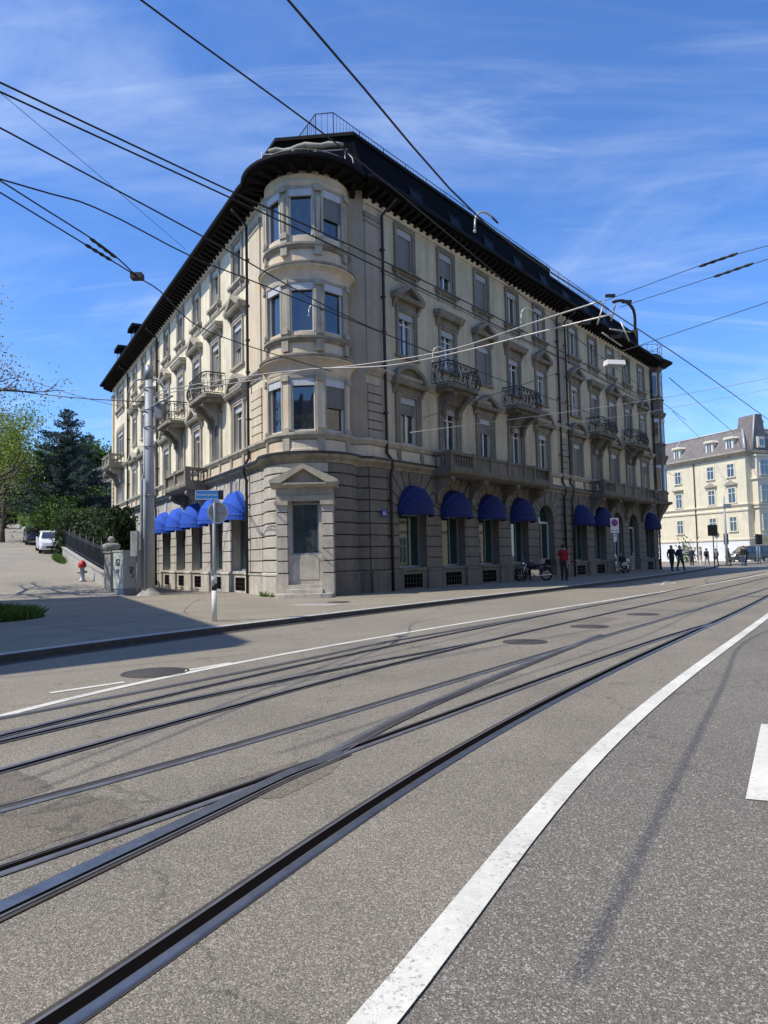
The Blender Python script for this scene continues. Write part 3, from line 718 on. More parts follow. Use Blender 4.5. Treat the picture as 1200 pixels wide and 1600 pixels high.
# ---- drum
def dw(r_): return lambda p:(CD.x+(r_-p[1])*sin(p[0]/r_),CD.y-(r_-p[1])*cos(p[0]/r_),p[2])
DW=.86; angs=[-49,-3,43]
g=MB().use('sandstone'); holes=[(RU*R(a)-DW/2,RU*R(a)+DW/2,z0,z1) for a in angs for z0,z1 in ROWS]
wallgrid(g,-RU*R(90),RU*R(90),5.,15.9,holes,.22,[RU*R(a) for a in range(-90,91,5)])
g.smooth=[False]*len(g.f)
part(g,'round_bay_wall',warp=dw(RU))
def DM(a,z,r_=RU): return T(CD.x,CD.y,0)@RZ(R(a))@T(0,-r_*1.0,z)
for a in angs:
    for k,(z0,z1) in enumerate(ROWS):
        fr_={(-3,2):.0,(43,2):.5,(43,0):.45,(-3,1):0,(-3,0):0}.get((a,k),0)
        window(DM(a,z0)@T(0,.12,0),DW,z1-z0,fr_,case=1,tr=False)
        s=MB().use('trim'); h=z1-z0
        for q in(-1,1): s.box(q*DW/2,q*(DW/2+.10),-.04,.06,0,h+.1)
        s.box(-DW/2,DW/2,-.04,.06,h,h+.1); part(s,'window_surround',DM(a,z0))
for a in (-72,-26,20,66):
    for k,(z0,z1) in enumerate(ROWS):
        g=MB().use('trim'); h=z1-z0+.14
        b=z0-.1
        g.box(-.15,.15,-.16,.1,b,b+.2); 
        g.use('sandstone' if k==0 else 'trim')
        if k==2:
            g.lathe([(.07,b+.2),(.12,b+h*.8)],0,-.08,10); 
            g.box(-.12,.12,-.06,.1,b+.2,b+h)
        else: g.box(-.12,.12,-.11,.1,b+.2,b+h-.15)
        g.use('trim'); g.box(-.16,.16,-.18,.1,b+h-.15,b+h+.05)
        g.box(-.14,.14,-.12,.1,z0-.72,b+.001)
        part(g,'bay_pilaster',DM(a,0))
# drum cornices and sills
def band(path,prof,name,m='trim'): g=MB().use(m); g.sweep(path,prof); return part(g,name)
AR=[CL]+arc(RU)+[CR]
ARC=arc(RU,-90,90,24)
band(ARC,[(0,15.0),(.05,15.0),(.12,15.08),(.12,15.14),(.05,15.2),(.05,15.3),(.1,15.36),(.1,15.42),(0,15.46)],'bay_moulding','sandstone')
for z in (12.78,9.34): band(ARC,[(0,z-.12),(.06,z-.12),(.14,z-.02),(.17,z),(.17,z+.08),(0,z+.12)],'bay_sill','trimdark')
for z in (11.5,8.12): band(ARC,[(0,z-.05),(.03,z),(.06,z+.15),(.12,z+.3),(.22,z+.4),(.3,z+.44),(.3,z+.5)],'bay_cornice','sandstone'); band(ARC,[(.3,z+.5),(.34,z+.51),(.35,z+.58),(.2,z+.63),(.1,z+.66),(.08,z+.7),(0,z+.72)],'bay_cornice_lip','trimdark')
# bands around the whole building
band(PU,[(0,5.66),(.1,5.7),(.16,5.8),(.19,5.84),(.19,5.93),(0,5.96)],'sill_course')
band(PU,[(0,5.2),(.1,5.2),(.1,5.34),(.06,5.36),(.06,5.66),(0,5.66)],'panel_course','sandstone')
led=[(0,4.82),(.07,4.84),(.09,4.92),(.2,5.0),(.26,5.02),(.3,5.1),(.3,5.17),(.12,5.22),(0,5.22)]
band(PG,led,'ground_floor_cornice','trimdark'); band(PG,[(.05,5.225),(.302,5.175),(.315,5.12),(.33,5.12),(.33,5.2),(.05,5.25)],'ledge_dirt_lip','pipe')  # dark lip added for the bird dirt along the ledge top
def strip_ok(): pass
PR2=[CR,Rp(16.),Rp(RE)]; PL2=[Lp(LE),Lp(15.6),CL]
for P_ in (PL2,PR2): band(P_,[(0,8.38),(.05,8.4),(.08,8.5),(.16,8.58),(.2,8.66),(.2,8.72),(.06,8.78),(0,8.78)],'second_floor_course')
PL3=[Lp(24.9),Lp(15.6),Lp(-.5)]; PR3=[Rp(.0),Rp(RE)]
for P_ in (PL3,PR3): band(P_,[(0,12.66),(.05,12.66),(.05,12.78),(0,12.8)],'third_floor_course')
fz=[(0,15.0),(.03,15.0),(.03,15.06),(.0,15.07),(.0,15.14),(.05,15.16),(.07,15.26),(.12,15.33),(0,15.35)]
for P_ in (PL2,PR2): band(P_,fz,'frieze_moulding','sandstone')
# panels at sill level (little pilasters in balustrade zone)
for Mx,cs,sg in ((MR,RC1+RC2,1),(ML,LC1+LC2,-1)):
    g=MB().use('trim')
    for c in cs:
        for s in(-1,1): x=sg*c+s*.78; g.box(x-.11,x+.11,-.125,0,5.2,5.7)
    part(g,'panel_blocks',Mx)
# ---- eave
PE=[Lp(LE+.5),Lp(-1.9),]+arc(RU+.02,-86,86,22)+[CR,Rp(RE+.3)]
g=MB().use('eave'); g.sweep(PE,[(0,15.56),(.06,15.56),(.62,15.58),(.84,15.58),(.86,15.7),(.0,15.72)])
def walk(path,step):
    P=[Vector(p) for p in path]; out=[]; acc=0
    for i in range(len(P)-1):
        d_=P[i+1]-P[i]; l=d_.length; d_.normalize()
        while acc<l: out.append((P[i]+d_*acc,d_)); acc+=step
        acc-=l
    return out
for p,d_ in walk(PE,.46):
    n_=Vector((d_.y,-d_.x)); lw=.2 if (p-CD).length<1.75 else 0.
    def W_(a,b,z): q=p+n_*a+d_*b; return (q.x,q.y,z)
    v=[W_(a,b,z) for (a,z) in ((.0,15.22+lw),(.0,15.57),(.68,15.57),(.68,15.46),(.5,15.38+lw*.3)) for b in(-.085,.085)]
    g.add(v,[[0,2,4,6,8],[9,7,5,3,1],[0,8,9,1],[8,6,7,9],[6,4,5,7]])
g.use('gutter'); g.sweep(PE,[(.8,15.58),(.92,15.58),(.96,15.64),(.96,15.74),(.9,15.74),(.86,15.68),(.7,15.76)])
part(g,'eave_cornice')
# ---- mansard roof
def simp(o): # outline with offset o, corners mitred; drum ignored
    return
P0=[Lp(LE+.3),Lp(-1.3),(-3.95,27.2),(-1.15,27.05),Rp(-.3),Rp(RE)]
RP=[Lp(LE+.3),Lp(-.6),Rp(.6),Rp(29.2)]
g=MB().use('slate')
c1_=(-3.9,26.9); c2_=(-.91,26.58); ZR=17.8
def q4(a,za,b,zb,c,zc,e,ze): g.quad((*a,za),(*b,zb),(*c,zc),(*e,ze))
q4(Lp(LE+.3,.25),15.7,Lp(-2.0,.25),15.7,c1_,ZR,Lp(LE,-.55),17.3)
g.quad((*Lp(-2.0,.25),15.7),(*CL,15.7),(*c1_,15.7),(*c1_,ZR))
q4((c1_[0],c1_[1]-.02),15.7,(c2_[0],c2_[1]-.02),15.7,c2_,ZR,c1_,ZR)
g.quad((c2_[0],c2_[1],15.7),(*Rp(-1.05,.25),15.7),(*c2_,ZR))
q4(Rp(-1.05,.25),15.7,Rp(16.2,.25),15.7,Rp(16.2,-.3),ZR,c2_,ZR)
q4(Rp(16.2,.25),15.7,Rp(30.2,.25),15.7,Rp(30.2,-.3),17.4,Rp(16.2,-.3),17.4)
g.use('eave')
def slab(P_,zs,th=.14):
    n=len(P_); v=[(p[0],p[1],z) for p,z in zip(P_,zs)]+[(p[0],p[1],z+th) for p,z in zip(P_,zs)]
    g.add(v,[list(range(n-1,-1,-1)),list(range(n,2*n))]+[[i,(i+1)%n,(i+1)%n+n,i+n] for i in range(n)])
slab([Lp(LE,-.5),(-3.95,26.8),(-.86,26.48),Rp(16.2,-.22),Rp(16.2,-9),Lp(LE,-9)],[17.25,17.78,17.78,17.78,17.78,17.25])
slab([Rp(16.22,-.22),Rp(30.2,-.22),Rp(30.2,-9),Rp(16.22,-9)],[17.38]*4)
roof=part(g,'mansard_roof')
g=MB().use('slate'); a=Vector(Rp(30.5,.25)); b=Vector(Rp(RE+.1,.25)); c=Vector(Rp(RE,-6)); e=Vector(Rp(30.5,-6))
g.quad((a.x,a.y,15.73),(b.x,b.y,15.73),(c.x,c.y,16.6),(e.x,e.y,16.6)); part(g,'low_roof')
g=MB().use('brick'); g.box(30.2,30.55,.05,6,15.7,17.75); part(g,'firewall',MR)
# chimneys and roof windows
for s_,o_ in ((3.6,-1.2),(12.,-2.0),(21.,-1.6)):
    g=MB().use('brick'); g.box(s_,s_+.8,-o_,-o_+.6,17.4,18.25); g.use('zinc'); g.box(s_-.05,s_+.85,-o_-.05,-o_+.65,18.25,18.32) ; part(g,'chimney',MR,roof)
for k in range(9):
    s_=2.6+3.05*k; g=MB().use('gutter')
    def SL(x,z,o=.05): t=(z-15.7)/(2.1 if x<16.2 else 1.7); return (x,-.25+.55*t-o,z)
    for x0,x1,z0,z1 in ((-.5,-.42,16.2,17.1),(.42,.5,16.2,17.1),(-.42,.42,16.2,16.28),(-.42,.42,17.02,17.1)):
        g.quad(SL(s_+x0,z0),SL(s_+x1,z0),SL(s_+x1,z1),SL(s_+x0,z1))
    d_=part(g,'roof_window',MR,roof); g=MB().use('roofpane'); g.quad(SL(s_-.42,16.28,.03),SL(s_+.42,16.28,.03),SL(s_+.42,17.02,.03),SL(s_-.42,17.02,.03)); part(g,'pane',MR,d_)
for s_ in (22.2,27.6):
    g=MB().use('slate'); g.box(-s_-.7,-s_+.7,-.3,1.8,15.8,17.35); g.prism([(-s_-.9,17.35),(-s_+.9,17.35),(-s_+.75,17.6),(-s_-.75,17.6)],-.5,1.9)
    d_=part(g,'dormer',ML,roof); g=MB().use('pane'); g.quad((-s_-.5,-.305,16.0),(-s_+.5,-.305,16.),(-s_+.5,-.305,17.2),(-s_-.5,-.305,17.2)); part(g,'pane',ML,d_)
# roof terrace railing
g=MB().use('iron')
tp=[Vector(Lp(14,-2.0)),Vector((-2.36,26.95)),Vector((-1.66,26.88)),Vector(Rp(28,-1.2))]
tz=[19.0]*4
def railing(g,pts,z0,z1,step=.13,r_=.012,top=.025):
    for i in range(len(pts)-1):
        a,b=pts[i],pts[i+1]; l=(b-a).length; n=max(2,int(l/step))
        for k in range(n+1):
            p=a.lerp(b,k/n); big=(k%max(1,int(1.6/step))==0); g.tube([(p.x,p.y,z0),(p.x,p.y,z1)],.02 if big else r_,4,False,False)
        g.tube([(a.x,a.y,z1),(b.x,b.y,z1)],top,4); g.tube([(a.x,a.y,z0+.12),(b.x,b.y,z0+.12)],.015,4)
railing(g,tp,17.9,18.95,.2,.008,.022); part(g,'roof_railing')
# curved balcony rail and rolled awning on top of the round bay
g=MB().use('trimdark')
pts=[(CD.x+(1.95)*sin(R(a)),CD.y-1.95*cos(R(a))) for a in range(-80,81,8)]
g.tube([(x,y,16.12) for x,y in pts],.03,6)
for i,(x,y) in enumerate(pts):
    g.tube([(x,y,15.66),(x,y,16.12)],.016 if i%3 else .035,5)
part(g,'terrace_railing')
g=MB().use('trim'); pts=[Vector((-4.15+.29*i,26.4-.02*i+.08*sin(i*.9),17.15+.05*sin(i*1.7)+.015*i)) for i in range(11)]
g.tube(pts,[.06,.1,.09,.11,.09,.1,.12,.1,.11,.09,.06],8); 
g.use('galv'); g.tube([(-4.3,26.3,16.95),(-1.1,26.15,17.0)],.025,5)
for x in (-4.4,-3.0,-1.2): g.tube([(x,26.35,15.7),(x,26.35,17.1)],.022,5)
g.tube([(-1.2,26.3,17.1),(-.9,25.9,16.5),(-.8,25.7,15.8)],.022,5)
part(g,'rolled_terrace_awning')
# ---- downpipes
def pipe(pts,name='downpipe'): g=MB().use('pipe'); g.tube(pts,.065,8); 
def dpipe(Mx,x,y=-.16,jog=.12):
    g=MB().use('pipe')
    g.tube([(x+.1,-.8,15.42),(x+.1,-.6,15.3),(x,y,14.9),(x,y,5.45),(x+jog,y-.16,5.15),(x+jog,y-.18,4.9),(x+jog,y-.06,4.6),(x+jog,y-.06,.14)],.06,8)
    for z in (13.5,11.6,10.2,8.9,7.,3.6,2.2,.8): g.box(x-.09+(jog if z<5 else 0),x+.09+(jog if z<5 else 0),y-.06,0,z,z+.05)
    part(g,'downpipe',Mx)
dpipe(MR,0.,-.14); dpipe(MR,16.0,-.14,.0); dpipe(MR,17.05,-.14,.0); dpipe(MR,32.5,-.14,0)
dpipe(ML,.62,-.14,-.1); dpipe(ML,-15.6,-.14,0); dpipe(ML,-24.8,-.16,0)
# ---- ground floor
ZS=3.15; HW=.92; ZT=4.82; ZP=.95
def bay(gw,gb,a,b,c,hw=HW,zs=ZS,n=20,z0=ZP):
    gw.use('joint')
    gw.quad((a,0,z0),(c-hw,0,z0),(c-hw,0,zs),(a,0,zs)); gw.quad((c+hw,0,z0),(b,0,z0),(b,0,zs),(c+hw,0,zs))
    ap=[(c-hw*cos(PI*i/n),zs+hw*sin(PI*i/n)) for i in range(n+1)]
    def clip(x,z):
        dx_,dz_=x-c,z-zs; k=1e9
        if dx_>1e-6:k=min(k,(b-c)/dx_)
        if dx_<-1e-6:k=min(k,(a-c)/dx_)
        if dz_>1e-6:k=min(k,(ZT-zs)/dz_)
        return (c+dx_*k,zs+dz_*k)
    for i in range(n):
        p,q=ap[i],ap[i+1]; P_,Q_=clip(*p),clip(*q); pl=[p,q,Q_]
        if abs(P_[0]-Q_[0])>1e-4 and abs(P_[1]-Q_[1])>1e-4: pl.append((P_[0] if abs(P_[1]-ZT)>1e-4 else Q_[0],ZT))
        pl.append(P_); gw.add([(x,0,z) for x,z in pl],[list(range(len(pl)))])
    gw.use('granite')
    dp=.42
    for i in range(n): p,q=ap[i],ap[i+1]; gw.quad((p[0],-.05,p[1]),(p[0],dp,p[1]),(q[0],dp,q[1]),(q[0],-.05,q[1]))
    gw.quad((c-hw,-.05,z0),(c-hw,dp,z0),(c-hw,dp,zs),(c-hw,-.05,zs)); gw.quad((c+hw,-.05,z0),(c+hw,-.05,zs),(c+hw,dp,zs),(c+hw,dp,z0))
    # coursed blocks on the piers
    gb.use('granite'); nc=5; ch=(zs-ZP)/nc; gp=.02
    for k in range(nc):
        za=ZP+k*ch+gp*1.4; zb=ZP+(k+1)*ch-gp*.5
        gb.box(a,c-hw,-.055,0,za,zb); gb.box(c+hw,b,-.055,0,za,zb)
    m_=11
    for k in range(m_):
        t0=PI*k/m_+.018; t1=PI*(k+1)/m_-.018
        pin=[(c-hw*cos(t0+(t1-t0)*j/3),zs+hw*sin(t0+(t1-t0)*j/3)) for j in range(4)]
        P_,Q_=clip(*pin[0]),clip(*pin[-1]); pl=pin+[Q_]
        if abs(P_[0]-Q_[0])>1e-3 and abs(P_[1]-Q_[1])>1e-3: pl.append((P_[0] if abs(P_[1]-ZT)>1e-3 else Q_[0],ZT))
        pl.append(P_)
        gb.prism(pl,-.06-(.035 if k==m_//2 else .003*(k%3)),0)
def pierblocks(gb,a,b,y=-.055,z0=ZP,z1=ZT):
    gb.use('joint'); gb.box(a,b,-.005,.0,z0,z1); gb.use('granite'); ch=.44; z=z0
    while z<z1-.05: gb.box(a,b,y,-.004,z+.03,min(z+ch-.01,z1)); z+=ch
def shopfront(Mx,c,hw=HW,door=False,glass='shopglass'):
    g=MB().use('frame' if door else 'galvdark'); w=hw*2; y=.3; zb=.3 if door else ZP+.05
    g.box(c-hw,c-hw+.07,y,y+.08,zb,ZS); g.box(c+hw-.07,c+hw,y,y+.08,zb,ZS); g.box(c-hw+.07,c+hw-.07,y,y+.08,zb,zb+.08); g.box(c-hw+.07,c+hw-.07,y-.01,y+.07,ZS-.05,ZS+.04)
    if door: g.use('sandstone'); g.box(c-.05,c+.05,y-.02,y+.06,zb+.08,ZS-.05); g.box(c-hw+.07,c-.05,y+.0,y+.05,zb+.08,zb+.9); g.box(c+.05,c+hw-.07,y+.0,y+.05,zb+.08,zb+.9)
    else: g.box(c-.02+.2,c+.02+.2,y,y+.06,zb+.08,ZS-.05)
    o=part(g,'entrance_door' if door else 'shop_window',Mx)
    g=MB().use(glass); g.quad((c-hw,y+.05,zb),(c+hw,y+.053,zb),(c+hw,y+.05,ZS),(c-hw,y+.047,ZS))
    ap=[(c-hw*cos(PI*i/12),y+.05,ZS+.02+hw*sin(PI*i/12)) for i in range(13)]; g.add(ap,[list(range(13))])
    part(g,'pane',Mx,o)
def plinthbay(g,a,b,c,hw=HW,grille=True):
    g.use('plinth')
    for x0,x1 in((a,c-hw-.02),(c+hw+.02,b)):
        g.box(x0,x1,-.13,0,.0,ZP-.09); g.prismx([(-.13,ZP-.09),(-.16,ZP-.09),(-.16,ZP-.03),(-.07,ZP+.015),(0,ZP+.015),(0,ZP-.09)],x0,x1)
    g.box(c-hw-.02,c+hw+.02,.0,.3,.0,ZP-.02); g.box(c-hw-.0,c+hw,-.08,.34,ZP-.06,ZP+.05)
    if grille:
        gw=hw-.3
        g.box(c-hw-.02,c-gw,-.02,.0,.1,ZP-.06); g.box(c+gw,c+hw+.02,-.02,0,.1,ZP-.06); g.box(c-gw,c+gw,-.02,0,.74,ZP-.06); g.box(c-gw,c+gw,-.02,0,.1,.2)
        g.use('groove'); g.box(c-gw,c+gw,-.008,-.002,.2,.74)
        g.use('iron')
        for i in range(1,6): x=c-gw+2*gw*i/6; g.box(x-.012,x+.012,-.026,-.012,.2,.74)
        for z in(.38,.56): g.box(c-gw,c+gw,-.024,-.012,z-.01,z+.01)
def groundfacade(Mx,cs,x0,x1,doors=(),name='ground_floor_wall'):
    gw=MB();gb=MB();gp=MB()
    edges=[x0]+[(cs[i]+cs[i+1])/2 for i in range(len(cs)-1)]+[x1]
    for i,c in enumerate(cs):
        bay(gw,gb,edges[i],edges[i+1],c,z0=.12 if i in doors else ZP)
        if i in doors:
            gp.use('plinth')
            for xa,xb in((edges[i],c-HW-.02),(c+HW+.02,edges[i+1])): gp.box(xa,xb,-.13,0,0,ZP-.09); gp.prismx([(-.13,ZP-.09),(-.16,ZP-.09),(-.16,ZP-.03),(-.07,ZP+.015),(0,ZP+.015),(0,ZP-.09)],xa,xb)
            gp.box(c-HW,c+HW,-.1,.4,0,.28)
        else: plinthbay(gp,edges[i],edges[i+1],c,grille=True)
        shopfront(Mx,c,door=i in doors)
    part(gw,name,Mx); part(gb,'rusticated_blocks',Mx); part(gp,'plinth',Mx)
groundfacade(MR,[1.7]+RC1[1:],.12,15.35,(4,))
groundfacade(MR,RC2[:2]+[24.5,27.5,30.75],17.15,32.3,(2,3))
groundfacade(ML,[-c for c in LC1[::-1]],-15.2,.5)
groundfacade(ML,[-c for c in LC2[::-1]],-24.6,-15.8)
groundfacade(ML,[-28.45],-31.8,-25.2)
def pierpl(Mx,a,b,y=-.055,zt=True):
    g=MB(); pierblocks(g,a,b,y); g.use('plinth'); g.box(a,b,y-.08,0,0,ZP-.09); g.box(a,b,y-.11,0,ZP-.09,ZP-.02); part(g,'rusticated_pier',Mx)
pierpl(MR,-1.0,.12,-.08); pierpl(MR,15.35,16.12); pierpl(MR,16.12,17.15,-.09); pierpl(MR,32.3,32.7)
pierpl(ML,.5,1.9,-.08); pierpl(ML,-15.8,-15.2,-.07); pierpl(ML,-25.2,-24.6,-.1)
# drum ground floor: coursed rings
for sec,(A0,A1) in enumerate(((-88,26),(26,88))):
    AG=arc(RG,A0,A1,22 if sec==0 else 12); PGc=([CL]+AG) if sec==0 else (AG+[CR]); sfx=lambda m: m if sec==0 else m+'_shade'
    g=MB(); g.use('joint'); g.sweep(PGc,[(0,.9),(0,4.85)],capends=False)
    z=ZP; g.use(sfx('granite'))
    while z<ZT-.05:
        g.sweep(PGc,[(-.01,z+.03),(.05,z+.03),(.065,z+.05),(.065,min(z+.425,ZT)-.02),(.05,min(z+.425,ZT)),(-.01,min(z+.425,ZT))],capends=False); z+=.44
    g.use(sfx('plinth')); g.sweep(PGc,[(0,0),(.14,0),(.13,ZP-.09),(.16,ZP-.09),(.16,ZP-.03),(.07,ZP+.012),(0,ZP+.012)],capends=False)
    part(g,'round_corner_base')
# portal
MP=T(CD.x,CD.y,0)@RZ(R(-1))@T(.0,-RG-.12,0)
g=MB().use('granite'); pw=.98; ow=.60
for s in(-1,1):
    z=.95
    while z<3.2: g.box(s*ow,s*pw,-.26 if True else 0,.6,z+.02,z+.40); z+=.42
    g.use('joint'); g.box(s*(ow+.02),s*(pw-.02),-.22,.6,.9,3.4); g.use('granite')
    g.box(s*(ow-.02),s*(pw+.02),-.3,.6,.1,.93); g.use('trim'); g.box(s*(ow-.04),s*(pw+.04),-.33,.6,3.3,3.44); g.use('granite')
g.use('trim'); g.box(-pw-.02,pw+.02,-.28,.5,3.44,3.62); g.box(-pw,pw,-.22,.5,3.62,3.9)
g.prismx([(-.26,3.9),(-.46,4.0),(-.46,4.06),(.3,4.06),(.3,3.9)],-pw-.17,pw+.17)
g.prism([(-pw,4.06),(pw,4.06),(0,4.62)],-.2,.3)
for s in(-1,1): g.prism([(s*(pw+.2),4.06),(s*(pw-.2),4.06),(0,4.55),(0,4.72),(s*(pw+.2),4.16)][::s],-.48,.3)
port=part(g,'corner_portal',MP)
g=MB().use('granite'); g.box(-ow,ow,-.06,.5,.55,1.58); g.box(-ow,-ow+.12,-.04,.5,1.58,3.44); g.box(ow-.12,ow,-.04,.5,1.58,3.44); g.use('plinth'); g.box(-.46,.46,-.075,-.05,.72,1.44); part(g,'walled_up_doorway',MP,port)
g=MB().use('galvdark'); a_=.48
for x in(-a_,a_-.05): g.box(x,x+.05,-.0,.06,1.58,3.38)
g.box(-a_+.05,a_-.05,0,.06,1.58,1.64); g.box(-a_+.05,a_-.05,0,.06,3.32,3.38)
o=part(g,'portal_window',MP,port); 
g=MB().use('portalglass'); g.quad((-a_,.03,1.58),(a_,.035,1.58),(a_,.03,3.38),(-a_,.03,3.38)); part(g,'portal_glass',MP,port)
g=MB().use('plinth'); g.box(-ow,ow,-.3,.3,.12,.55); g.box(-ow-.02,ow+.02,-.62,-.28,.1,.4); g.prismz([(-ow-.4,-.3),(-ow-.35,-.9),(-ow,-.98),(ow,-.98),(ow+.35,-.9),(ow+.4,-.3)],.1,.26); part(g,'corner_steps',MP,port)
# weeds at base
g=MB().use('grass')
for i in range(160):
    a=random.uniform(-75,-25); q=(CD.x+(RG+.18+random.random()*.1)*sin(R(a)),CD.y-(RG+.18+random.random()*.1)*cos(R(a))); h=random.uniform(.05,.22); t=random.random()*PI; dx_,dy_=cos(t)*.02,sin(t)*.02
    g.add([(q[0]-dx_,q[1]-dy_,.12),(q[0]+dx_,q[1]+dy_,.12),(q[0]+random.uniform(-.08,.08),q[1]+random.uniform(-.08,.08),.12+h)],[[0,1,2]])
tag(g.build('weeds'),'small weeds growing along the foot of the round corner wall','weeds',kind='stuff')
# house number
g=MB().use('sign_blue2'); g.box(-.42,-.08,-.15,-.135,2.98,3.22); g.use('white'); 
hn=part(g,'house_number_plate',MR)
def text(s,size,mtx,parent,m,name,ext=.002,align='CENTER'):
    cu=bpy.data.curves.new(name,'FONT'); cu.body=s; cu.size=size; cu.extrude=ext; cu.align_x=align; cu.align_y='CENTER'
    ob=bpy.data.objects.new(name,cu); COL.objects.link(ob)
    dg=bpy.context.evaluated_depsgraph_get(); me=bpy.data.meshes.new_from_object(ob.evaluated_get(dg)); bpy.data.objects.remove(ob); me.materials.clear(); me.materials.append(M[m])
    o=bpy.data.objects.new(name,me); COL.objects.link(o); o.matrix_world=mtx
    if parent is not None: setparent(o,parent)
    return reg(o,mtx)
FL=Matrix.Rotation(R(90),4,'X')   # text standing upright facing -y
text('82',.2,MR@T(-.25,-.155,3.1)@FL,hn,'white','number_lettering')
# ---- awnings
def awning_mesh():
    def f():
        g=MB().use('awning'); Rw=1.04; nphi=16; nth=9
        hz_=.0; vs=[]
        for j in range(nth+1):
            th=R(88)*j/nth
            for i in range(nphi+1):
                ph=PI*i/nphi; rr=Rw*(1-.022*(j%3!=0)+.008*noise.noise(Vector((i*.8,j*.9,2))))
                vs.append((-rr*cos(ph),-.72*rr*sin(ph)*sin(th)-.05,rr*1.05*sin(ph)*cos(th)))
        k=nphi+1; g.add(vs,[[j*k+i,j*k+i+1,(j+1)*k+i+1,(j+1)*k+i] for j in range(nth) for i in range(nphi)])
        ed=[vs[nth*k+i] for i in range(k)]
        v2=ed+[(x,y,z-.17-.012*(i%2)) for i,(x,y,z) in enumerate(ed)]; g.add(v2,[[i,i+1,i+1+k,i+k] for i in range(nphi)])
        g.use('awnseam')
        for j in (3,6,9): g.tube([vs[j*k+i] for i in range(k)],.011,4,False)
        g.use('iron'); g.tube([ (x,y+.01,z+.01) for x,y,z in ed],.012,4)
        return meshof(g,'awning')
    return cached('awning',f)
for c in [1.7]+RC1[1:4]+RC2[:2]+[30.75]: inst('awning',awning_mesh(),MR@T(c,-.05,3.22),BLD)
for i,c in enumerate(LC1): inst('awning',awning_mesh(),ML@T(-c,-.05,3.22),BLD)
# ---- balconies
def scroll(g,cx,cz,r_,y,wd=.012,n=16,turn=1.6,d_=1,f=lambda x,y,z:(x,y,z)):
    pts=[]
    for i in range(n+1):
        t=i/n; a=t*turn*2*PI*d_; rr=r_*(1-.75*t); pts.append(f(cx+rr*cos(a),y,cz+rr*sin(a)))
    g.tube(pts,wd,4,False)
def iron_balcony(Mx,c,w,o_=.9,z=8.75,bow=.18):
    g=MB().use('trimdark'); hw=w/2
    g.prismz([(c-hw,.0),(c-hw,-o_+.1),(c-hw+.25,-o_-.04),(c+hw-.25,-o_-.04),(c+hw,-o_+.1),(c+hw,0)],z-.16,z); g.prismz([(c-hw+.08,.0),(c-hw+.08,-o_+.2),(c+hw-.08,-o_+.2),(c+hw-.08,0)],z-.3,z-.16)
    for s in(-1,1): x=c+s*(.62); g.prismx([(0,z-.3),(-o_*.85,z-.3),(-o_*.9,z-.42),(-o_*.55,z-.62),(-.22,z-.95),(-.2,z-1.2),(-.08,z-1.3),(0,z-1.25)],x-.13,x+.13)
    g.prismx([(0,z-.3),(-o_*.6,z-.3),(-.15,z-.75),(0,z-.75)],c-.49,c+.49)
    b=part(g,'iron_balcony',Mx)
    g=MB().use('iron')
    path=[Vector((c-hw+.03,0)),Vector((c-hw+.03,-o_+.12)),Vector((c-hw+.27,-o_)),Vector((c+hw-.27,-o_)),Vector((c+hw-.03,-o_+.12)),Vector((c+hw-.03,0))]
    def P3(p,n_,zz,k): # bombe profile
        t=(zz-z)/.95; bo=bow*sin(PI*min(1,t*1.15))*(1-.55*t) if t<.87 else 0
        return (p.x+n_.x*bo,p.y+n_.y*bo,zz)
    for i in range(len(path)-1):
        a,e=path[i],path[i+1]; d_=(e-a); l=d_.length; d_.normalize(); n_=Vector((d_.y,-d_.x)); 
        if n_.y>0.2: n_=-n_
        if i==0: n_=Vector((-1,0))
        if i==len(path)-2: n_=Vector((1,0))
        n=max(1,int(l/.16))
        for k in range(n+1):
            p=a+d_*(l*k/n); g.tube([P3(p,n_,z+.95*q/6,0) for q in range(7)],.011,4,False)
        m_=max(1,int(l/.33))
        for k in range(m_):
            for (h_,r_,dd) in ((.22,.12,1),(.5,.13,-1),(.74,.09,1),(.36,.07,-1)):
                p=a+d_*(l*(k+.5)/m_)
                pts=[]
                for q in range(13):
                    t=q/12; an=t*3.2*PI*dd+(.7*k); rr=r_*(1-.7*t); pp=p+d_*(rr*cos(an)); pts.append(P3(pp,n_,z+h_+rr*sin(an),0))
                g.tube(pts,.013,4,False)
        for zz,rr in((z+.95,.03),(z+.05,.02),(z+.84,.014)): g.tube([P3(a,n_,zz,0),P3(e,n_,zz,0)],rr,5)
    o=part(g,'iron_railing',Mx,b)
iron_balcony(MR,RC1[1],2.5); iron_balcony(MR,RC1[3],2.5); iron_balcony(MR,RC2[1],2.6); iron_balcony(MR,RC2[3],2.6)
iron_balcony(ML,-4.07,2.65,.95); iron_balcony(ML,-10.5,2.65,.95)
def baluster(g,x,y,z): g.lathe([(.055,z),(.055,z+.05),(.03,z+.08),(.06,z+.2),(.035,z+.36),(.05,z+.42),(.05,z+.46)],x,y,7)
